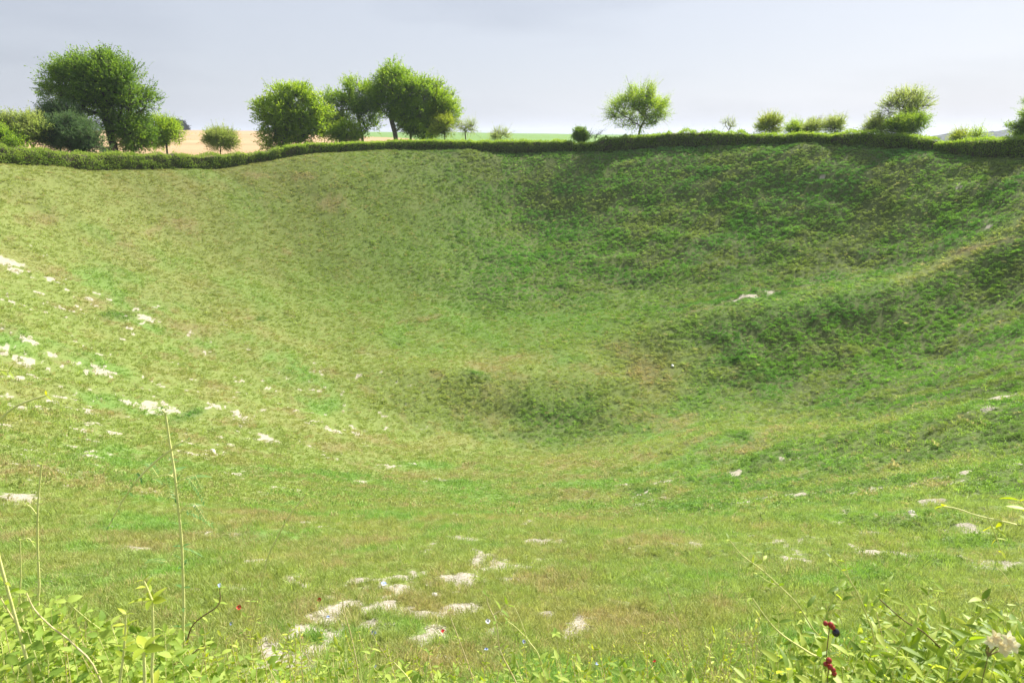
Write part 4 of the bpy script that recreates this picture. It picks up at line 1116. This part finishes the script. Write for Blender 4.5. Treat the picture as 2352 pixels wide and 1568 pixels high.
plant('young_sapling', 'yellow-leaved sapling with a star of broad leaves at the lower left', 'plant', 1.25,
      [dict(pts=[(354, 1600), (352, 1480), (350, 1378)], leaves=3, size=.066, t0=.55, wide=.42, kind='whorl', r=.0036),
       dict(pts=[(350, 1380), (338, 1350), (330, 1332)], leaves=3, size=.03, t0=.4, wide=.3, r=.002)], 'bright', seed=406)
plant('young_sapling', 'low yellow-leaved sapling at the bottom edge, nearest the camera', 'plant', 1.15,
      [dict(pts=[(330, 1660), (332, 1560), (330, 1490)], leaves=2, size=.08, t0=.75, wide=.42, kind='whorl', r=.0045),
       dict(pts=[(270, 1600), (284, 1500), (290, 1410)], leaves=5, size=.035, t0=.5, wide=.4, r=.0026)], 'bright', seed=407)
plant('leafy_shoot', 'long bent woody twig crossing the lower left corner', 'plant', 1.35,
      [dict(pts=[(230, 1560), (170, 1480), (120, 1440), (80, 1400), (60, 1360)], leaves=8, size=.04, t0=.1, wide=.6, r=.0022),
       dict(pts=[(60, 1460), (30, 1420), (0, 1370)], leaves=5, size=.045, t0=.2, wide=.6, r=.002)], 'bush', M_STRAW, seed=408)
plant('leafy_shoot', 'leafy shoot pointing up right beside the tallest wiry stem', 'plant', 1.6,
      [dict(pts=[(380, 1560), (430, 1510), (470, 1480)], leaves=4, size=.04, t0=.2, wide=.5, r=.0024),
       dict(pts=[(420, 1540), (440, 1440), (500, 1390), (505, 1350)], leaves=9, size=.03, t0=.4, wide=.4, r=.0022)], 'bush', M_STEMB, seed=409)
plant('leafy_shoot', 'slim upright shoot with pale tip left of the bright red poppy', 'plant', 1.8,
      [dict(pts=[(530, 1560), (555, 1460), (585, 1345)], leaves=12, size=.028, t0=.3, wide=.35, r=.0024),
       dict(pts=[(598, 1560), (600, 1470), (602, 1350)], leaves=5, size=.02, t0=.5, wide=.35, r=.0015)], 'bush', seed=410)
plant('leafy_shoot', 'thin straw stem rising at the left of the large bare patch', 'plant', 1.9,
      [dict(pts=[(824, 1570), (820, 1526), (806, 1458), (790, 1400), (786, 1380)], leaves=4, size=.02, t0=.7, wide=.35, r=.0024),
       dict(pts=[(640, 1580), (650, 1500), (668, 1440)], leaves=7, size=.04, t0=.3, wide=.35, r=.0022)], 'bright', M_STRAW, seed=411)
plant('leafy_shoot', 'crooked reddish-straw stem in the middle foreground, nearly leafless', 'plant', 1.9,
      [dict(pts=[(1095, 1600), (1080, 1540), (1053, 1465), (1036, 1420), (1033, 1400)], leaves=6, size=.024, t0=.3, wide=.35, r=.0024)], 'bush', M_STRAW, seed=412)
plant('leafy_shoot', 'longest middle shoot, straw stem with one broad leaf pair near the top', 'plant', 1.8,
      [dict(pts=[(1190, 1590), (1175, 1546), (1148, 1492), (1141, 1434), (1122, 1390), (1117, 1366)], leaves=6, size=.036, t0=.45, wide=.4, r=.0026),
       dict(pts=[(1133, 1412), (1150, 1400), (1165, 1388)], leaves=2, size=.04, t0=.5, wide=.4, r=.0015)], 'bush', M_STRAW, seed=413)
plant('leafy_shoot', 'forked yellow stem right of the longest middle shoot', 'plant', 1.9,
      [dict(pts=[(1250, 1560), (1236, 1502), (1212, 1468), (1196, 1425), (1180, 1390)], leaves=5, size=.03, t0=.4, wide=.35, r=.0026),
       dict(pts=[(1212, 1468), (1185, 1440), (1165, 1425)], leaves=2, size=.028, t0=.4, wide=.35, r=.0016)], 'bush', M_STEM, seed=414)
plant('leafy_shoot', 'small clump of broad pale leaves right of the forked yellow stem', 'plant', 1.9,
      [dict(pts=[(1290, 1560), (1282, 1500), (1276, 1455)], leaves=3, size=.05, t0=.5, wide=.45, kind='whorl', r=.0022)], 'bush', seed=415)
plant('leafy_shoot', 'bright low shoot at the bottom edge, left of the middle', 'plant', 1.7,
      [dict(pts=[(960, 1620), (975, 1560), (985, 1500)], leaves=5, size=.05, t0=.2, wide=.35, r=.0022),
       dict(pts=[(960, 1610), (940, 1560), (905, 1520)], leaves=5, size=.045, t0=.2, wide=.35, r=.0022)], 'bush', seed=416)
plant('leafy_shoot', 'thin grassy shoot left of the lower right bushes, pale flower head', 'plant', 2.0,
      [dict(pts=[(1629, 1560), (1632, 1470), (1632, 1386), (1626, 1330), (1622, 1290)], leaves=8, size=.02, t0=.3, wide=.3, r=.0018)], 'bush', seed=417)
plant('leafy_shoot', 'pair of crossing thin stems right of the middle foreground', 'plant', 1.9,
      [dict(pts=[(1592, 1600), (1580, 1543), (1559, 1438), (1540, 1380), (1531, 1344)], leaves=7, size=.024, t0=.3, wide=.35, r=.0022),
       dict(pts=[(1585, 1560), (1550, 1480), (1515, 1400)], leaves=5, size=.024, t0=.3, wide=.35, r=.0018)], 'bush', M_STRAW, seed=418)
plant('leafy_shoot', 'long arching shoot pointing up left above the lower right bushes', 'plant', 1.75,
      [dict(pts=[(1930, 1540), (1866, 1442), (1831, 1386), (1790, 1345), (1751, 1309), (1705, 1275), (1674, 1238)], leaves=10, size=.034, t0=.15, wide=.4, r=.0026),
       dict(pts=[(1790, 1345), (1765, 1335), (1740, 1318)], leaves=2, size=.024, r=.0014),
       dict(pts=[(1758, 1315), (1752, 1290), (1752, 1268)], leaves=2, size=.034, t0=.6, wide=.4, r=.0012)], 'gloss', M_STEM, seed=419)
plant('leafy_shoot', 'leafy shoot with paired oval leaves just right of the pale bare patch', 'plant', 1.7,
      [dict(pts=[(2010, 1500), (1985, 1400), (1964, 1351), (1935, 1310), (1908, 1281)], leaves=8, size=.036, t0=.2, wide=.5, r=.0024),
       dict(pts=[(1962, 1350), (1948, 1320), (1940, 1290)], leaves=3, size=.036, t0=.4, wide=.5, r=.0014)], 'gloss', M_STEM, seed=420)
plant('leafy_shoot', 'thick green runner sloping down right, left of the berries', 'plant', 1.5,
      [dict(pts=[(1950, 1560), (1863, 1501), (1800, 1460), (1765, 1425), (1727, 1372)], leaves=12, size=.042, t0=.1, wide=.38, r=.0032)], 'gloss', M_STEM, seed=421)
plant('woody_twig', 'brown woody twig with small oval leaves crossing the lower right bushes', 'plant', 1.5,
      [dict(pts=[(2260, 1560), (2177, 1501), (2120, 1450), (2076, 1424), (2020, 1375)], leaves=13, size=.036, t0=.1, wide=.4, r=.0026)], 'gloss', M_STEMB, seed=422)
plant('leafy_shoot', 'bright yellow-green shoot hanging in from the right edge', 'plant', 1.35,
      [dict(pts=[(2440, 1230), (2351, 1208), (2300, 1196), (2246, 1184), (2200, 1168), (2166, 1162)], leaves=8, size=.032, t0=.35, wide=.6, r=.0022),
       dict(pts=[(2268, 1187), (2284, 1222), (2299, 1264)], leaves=3, size=.036, t0=.3, wide=.45, r=.0014),
       dict(pts=[(2400, 1230), (2370, 1190), (2344, 1150)], leaves=4, size=.055, t0=.3, wide=.5, r=.0022)], 'bright', M_STEM, seed=423)
plant('leafy_shoot', 'dark slender upright shoot near the right edge', 'plant', 1.8,
      [dict(pts=[(2362, 1500), (2345, 1400), (2325, 1350), (2306, 1318), (2286, 1300)], leaves=10, size=.034, t0=.2, wide=.2, r=.0022)], 'feather', M_STEM, seed=424)

def berries(name, label, px, py, Y, items, seed):
    p = at(px, py, Y); gz = gz_(p[0], p[1] + .02)
    b = np.array([p[0], p[1] + .02, gz])
    root = thing(name, label, 'berries', b)
    # stalk from the ground up to the cluster
    c = curve3([b, b + (p - b) * .5 + np.array([.02, 0, 0]), p + np.array([0, .004, -.012])], 12)
    v, f = tubes([c], [np.linspace(.002, .0012, len(c))], 5)
    link('stem', mesh_np('stem', v - b, f, [M_STEMB], True), root)
    for (dx, dy, r, m) in items:
        q = at(px + dx, py + dy, Y)
        nu, nv = 12, 8; V = []
        for j in range(nv):
            fz = math.pi * j / (nv - 1)
            for i in range(nu):
                a = 2 * math.pi * i / nu
                V.append([math.sin(fz) * math.cos(a) * r, math.sin(fz) * math.sin(a) * r, math.cos(fz) * r * 1.1])
        i = np.arange(nu)
        F = np.concatenate([np.stack([j * nu + i, (j + 1) * nu + i, (j + 1) * nu + (i + 1) % nu, j * nu + (i + 1) % nu], -1) for j in range(nv - 1)])
        link('berry', mesh_np('berry', np.array(V) + q - b, F, [m], True), root)
berries('berry_cluster', 'upper cluster of three red berries above one glossy black berry, lower right', 1908, 1434, 1.42, [(-12, -3, .006, M_REDB), (0, 0, .007, M_REDB), (5, 6, .006, M_REDB), (12, 18, .0095, M_BLACK)], 1)
berries('berry_cluster', 'lower cluster of dull red berries at the bottom edge, lower right', 1906, 1530, 1.35, [(-10, -6, .0055, M_REDB), (0, 0, .007, M_REDB), (8, 8, .006, M_REDB), (-2, -14, .007, M_REDB), (10, 16, .006, M_REDB)], 2)

def white_blossom():
    Y = 1.1; c = at(2297, 1474, Y); gz = gz_(c[0], c[1] + .03); b = np.array([c[0], c[1] + .03, gz])
    root = thing('white_blossom', 'cluster of creamy white blossoms among the lower right leaves', 'flowers', b)
    m = leaf_mat('cream_petal', (.66, .58, .36), (.76, .70, .48), (.84, .80, .62), .4, .5, nscale=20)
    g = np.random.default_rng(77); st = []
    for k, (dx, dy) in enumerate([(-24, -2), (-12, -12), (0, 4), (16, -8), (26, 6), (8, 16)]):
        q = at(2297 + dx, 1474 + dy, Y); n = 5; a = np.arange(n) * 1.2566 + g.uniform(0, 1)
        D = np.stack([np.cos(a), -.5 + np.sin(a) * .4, np.sin(a) * .8 + .3], -1)
        V, F = leaf_full(np.repeat(q[None], n, 0), D, np.tile([0, -1.0, .5], (n, 1)), .015 * g.uniform(.8, 1.2, n), .011 * g.uniform(.8, 1.2, n), .3, 5, .6)
        link('blossom', mesh_np('blossom', V - b, F, [m], True, {'v': np.repeat(g.random(n), 18)}), root)
        hub = c + np.array([0, .02, -.05]); st.append(curve3([hub, (hub + q) / 2 + np.array([0, .006, -.008]), q], 6))
        if k == 0: st.append(curve3([b, (b + hub) / 2 + np.array([.02, .02, 0]), hub], 8))
    v, f = tubes(st, [np.linspace(.0016, .0008, len(s)) for s in st], 5)
    link('stem', mesh_np('stem', v - b, f, [M_STEMB], True), root)
white_blossom()

def undergrowth(name, label, spots, mat, smat, seed, size, wide, up=.8):
    """a thicket of leafy stems; spots = (px0, px1, py, Y, count, height of the tops above that line in px)"""
    g = np.random.default_rng(seed); A = []; paths = []; rads = []
    for (x0, x1, py, Y, n, sp_) in spots:
        for _ in range(n):
            f = g.random(); px = x0 + (x1 - x0) * f; y_ = Y * g.uniform(.9, 1.12)
            tp = at(px, (py if not isinstance(py, tuple) else py[0] + (py[1] - py[0]) * f) + g.uniform(0, sp_), y_)
            gx, gy = tp[0] + g.normal(0, .10), tp[1] + g.normal(0, .08); gz = gz_(gx, gy)
            if tp[2] < gz + .06: tp[2] = gz + .06
            b = np.array([gx, gy, gz - .02])
            h = tp[2] - gz
            c = curve3([b, b * .45 + tp * .55 + g.normal(0, .05 * h, 3), tp], 10)
            paths.append(c); rads.append(np.linspace(.0022, .001, len(c)))
            nl = int(4 + min(h, .55) / .05)
            for t in np.linspace(max(.15, 1 - .5 / max(h, .2)), 1, nl):
                i = min(int(t * (len(c) - 1)), len(c) - 2); p = c[i] + (c[i + 1] - c[i]) * (t * (len(c) - 1) - i)
                a = g.uniform(0, 6.28)
                for s in (0, math.pi):
                    d = np.array([math.cos(a + s), math.sin(a + s), up * g.uniform(-.2, 1.4)])
                    z = size * g.uniform(.45, 1.4)
                    A.append((p, d, np.array([0, -.35, 1.0]) + g.normal(0, .35, 3), z, z * wide * g.uniform(.8, 1.15), g.uniform(0, .45)))
    V, F = leaf_full(*[np.array([a[k] for a in A]) for k in range(6)], seg=4)
    tv, tf = tubes(paths, rads, 4)
    nl = len(V)
    me = mesh_np(name, np.concatenate([V, tv]), [F, tf + nl], [ML[mat], smat], True, {'v': np.concatenate([np.repeat(g.random(len(A)), 15), np.full(len(tv), .5)])},
                 fmat=np.concatenate([np.zeros(len(F)), np.ones(len(tf))]))
    tag(link(name, me), label, 'undergrowth', kind='stuff')
    print(name, len(A))
undergrowth('undergrowth', 'tangle of broad yellow-green leaves filling the lower left corner',
            [(-40, 240, 1375, 1.6, 34, 120), (-40, 420, 1430, 1.45, 46, 130), (150, 520, 1440, 1.75, 38, 130), (-20, 560, 1510, 1.5, 50, 90), (450, 700, 1500, 1.8, 18, 70), (-30, 130, 1360, 1.9, 16, 80)], 'bush', M_STEM, 501, .029, .55)
undergrowth('undergrowth', 'tangle of glossy lance-shaped leaves filling the lower right corner',
            [(1750, 2400, (1480, 1400), 1.5, 56, 130), (2050, 2400, (1430, 1370), 1.7, 24, 110), (1680, 2000, 1500, 1.6, 22, 80), (1760, 2300, (1400, 1350), 2.0, 14, 110), (2150, 2420, 1460, 1.25, 40, 120), (1850, 2200, (1340, 1330), 2.2, 10, 60)], 'gloss', M_STEM, 502, .044, .33, 1.1)
def tall_grass():
    g = np.random.default_rng(611); n = 4200
    x = np.where(g.random(n) < .5, g.uniform(-1.9, 1.9, n), np.where(g.random(n) < .5, g.uniform(-1.9, -.5, n), g.uniform(.6, 2.0, n)))
    y = g.uniform(1.25, 2.6, n); z = height(x, y)
    tall = np.where((x < -.5) | (x > .75), .9, .5)
    h = g.uniform(.18, .62, n) * tall * np.interp(y, [1.2, 2.6], [1.1, .8])
    a = g.uniform(0, 6.28, n); le = g.uniform(.1, .6, n) * h
    O = np.stack([np.cos(a), np.sin(a), 0 * a], -1); Sd = np.stack([-np.sin(a + .5), np.cos(a + .5), 0 * a], -1)
    w = g.uniform(.0016, .0042, n)[:, None]
    rows = []
    for k in range(6):
        t = k / 5; c = np.stack([x, y, z], -1) + O * (le * t * t)[:, None] + np.array([0, 0, 1.0]) * (h * (t - .18 * t * t))[:, None]
        ww = w * (1 - t ** 2 * .97); rows += [c - Sd * ww, c + Sd * ww]
    V = np.stack(rows, 1).reshape(-1, 3)
    f = np.array([[2 * k, 2 * k + 1, 2 * k + 3, 2 * k + 2] for k in range(5)])
    F = ((np.arange(n) * 12)[:, None, None] + f[None]).reshape(-1, 4)
    m = leaf_mat('tall_grass_blade', (.20, .31, .07), (.36, .44, .13), (.58, .52, .26), .45, .55, nscale=5)
    tag(link('tall_grass', mesh_np('tall_grass', V, F, [m], True, {'v': np.repeat(g.random(n), 12)})), 'loose tall grass blades and dry straws among the foreground plants', 'grass', kind='stuff')
tall_grass()
undergrowth('fine_weeds', 'fine feathery yellow-green weeds spread along the whole bottom edge',
            [(-40, 700, 1420, 1.6, 60, 140), (600, 1800, 1480, 2.0, 60, 110), (1600, 2400, 1400, 1.7, 50, 140), (300, 2000, 1430, 2.5, 40, 100)], 'bright', M_STRAW, 504, .017, .36, 1.2)
undergrowth('undergrowth', 'sparse low leafy weeds along the bottom edge between the two thickets',
            [(700, 1350, 1515, 1.9, 34, 60), (1350, 1750, 1530, 1.9, 18, 50), (560, 1000, 1480, 2.2, 14, 70), (1200, 1700, 1540, 1.7, 10, 40)], 'bush', M_STEM, 503, .034, .36, 1.0)

# ------------------------------------------------------------------ world, sun, haze, camera
SUN_EL, SUN_AZ = R(45), R(45)
w = bpy.data.worlds.new('World'); S.world = w; w.use_nodes = True
nt = w.node_tree; nt.nodes.clear()
out = nd(nt, 'ShaderNodeOutputWorld'); bg = nd(nt, 'ShaderNodeBackground')
sky = nd(nt, 'ShaderNodeTexSky', sky_type='NISHITA'); sky.sun_disc = False; sky.sun_elevation = SUN_EL; sky.sun_rotation = SUN_AZ; sky.dust_density = 2.0
tc = nd(nt, 'ShaderNodeTexCoord')
mp = nd(nt, 'ShaderNodeMapping'); mp.inputs['Scale'].default_value = (1, 1, 5.5); mp.inputs['Rotation'].default_value = (0, R(9), 0); nt.links.new(tc.outputs['Generated'], mp.inputs['Vector'])
nz = nd(nt, 'ShaderNodeTexNoise'); nz.inputs['Scale'].default_value = 1.5; nz.inputs['Detail'].default_value = 5; nz.inputs['Roughness'].default_value = .45; nt.links.new(mp.outputs[0], nz.inputs['Vector'])
rp = nd(nt, 'ShaderNodeValToRGB'); e = rp.color_ramp.elements
e[0].position = .40; e[0].color = (1.86, 1.99, 2.36, 1); e[1].position = .60; e[1].color = (2.62, 2.76, 3.12, 1)
nt.links.new(nz.outputs[0], rp.inputs[0])
# thin cloud sheet is brighter towards the sun
sep = nd(nt, 'ShaderNodeSeparateXYZ'); nt.links.new(tc.outputs['Generated'], sep.inputs[0])
mr = nd(nt, 'ShaderNodeMapRange'); mr.inputs['From Min'].default_value = -.6; mr.inputs['From Max'].default_value = .6; mr.inputs['To Min'].default_value = .97; mr.inputs['To Max'].default_value = 1.12
nt.links.new(sep.outputs['X'], mr.inputs['Value'])
sc = nd(nt, 'ShaderNodeVectorMath', operation='SCALE'); nt.links.new(rp.outputs[0], sc.inputs[0]); nt.links.new(mr.outputs[0], sc.inputs['Scale'])
mx = nd(nt, 'ShaderNodeMix', data_type='RGBA'); mx.inputs['Factor'].default_value = .88
nt.links.new(sky.outputs[0], mx.inputs[6]); nt.links.new(sc.outputs[0], mx.inputs[7])
nt.links.new(mx.outputs[2], bg.inputs['Color']); bg.inputs['Strength'].default_value = .1
nt.links.new(bg.outputs[0], out.inputs[0])

sl = bpy.data.lights.new('sun', 'SUN'); sl.energy = 5.0; sl.angle = R(.8); sl.color = (1, .95, .86)
so = bpy.data.objects.new('sun', sl); COL.objects.link(so)
sd = Vector((math.sin(SUN_AZ) * math.cos(SUN_EL), math.cos(SUN_AZ) * math.cos(SUN_EL), math.sin(SUN_EL)))
so.rotation_euler = sd.to_track_quat('Z', 'Y').to_euler()
so.location = (60, 60, 80)

def haze():
    x0, x1, y0, y1, z0, z1 = -5300., 5300., -5300., 5300., -90., 60.
    V = np.array([[x, y, z] for z in (z0, z1) for y in (y0, y1) for x in (x0, x1)])
    F = np.array([[0, 2, 3, 1], [4, 5, 7, 6], [0, 1, 5, 4], [2, 6, 7, 3], [0, 4, 6, 2], [1, 3, 7, 5]])
    m, nt, N, Lk = nmat('haze_air')
    out = nd(nt, 'ShaderNodeOutputMaterial'); v = nd(nt, 'ShaderNodeVolumePrincipled')
    v.inputs['Color'].default_value = (.78, .86, 1, 1); v.inputs['Density'].default_value = .00019; v.inputs['Anisotropy'].default_value = .2
    Lk.new(v.outputs[0], out.inputs['Volume'])
    o = link('haze', mesh_np('haze', V, F, [m])); tag(o, 'thin pale summer haze over the far fields', 'haze', kind='stuff')
haze()

cam = bpy.data.cameras.new('camera'); co = bpy.data.objects.new('camera', cam); COL.objects.link(co)
cam.sensor_width = 36; cam.lens = 36 * FOC / 2352; cam.clip_end = 20000; cam.clip_start = .05
co.location = (0, 0, CZ); co.rotation_euler = (math.pi / 2 - PITCH, 0, 0)
cam.dof.use_dof = True; cam.dof.focus_distance = 14; cam.dof.aperture_fstop = 13
S.camera = co
S.view_settings.view_transform = 'Standard'; S.view_settings.look = 'None'; S.view_settings.exposure = 1.21; S.view_settings.gamma = 1
S.cycles.max_bounces = 6; S.cycles.diffuse_bounces = 3; S.cycles.transmission_bounces = 3; S.cycles.volume_bounces = 0
S.cycles.use_denoising = True
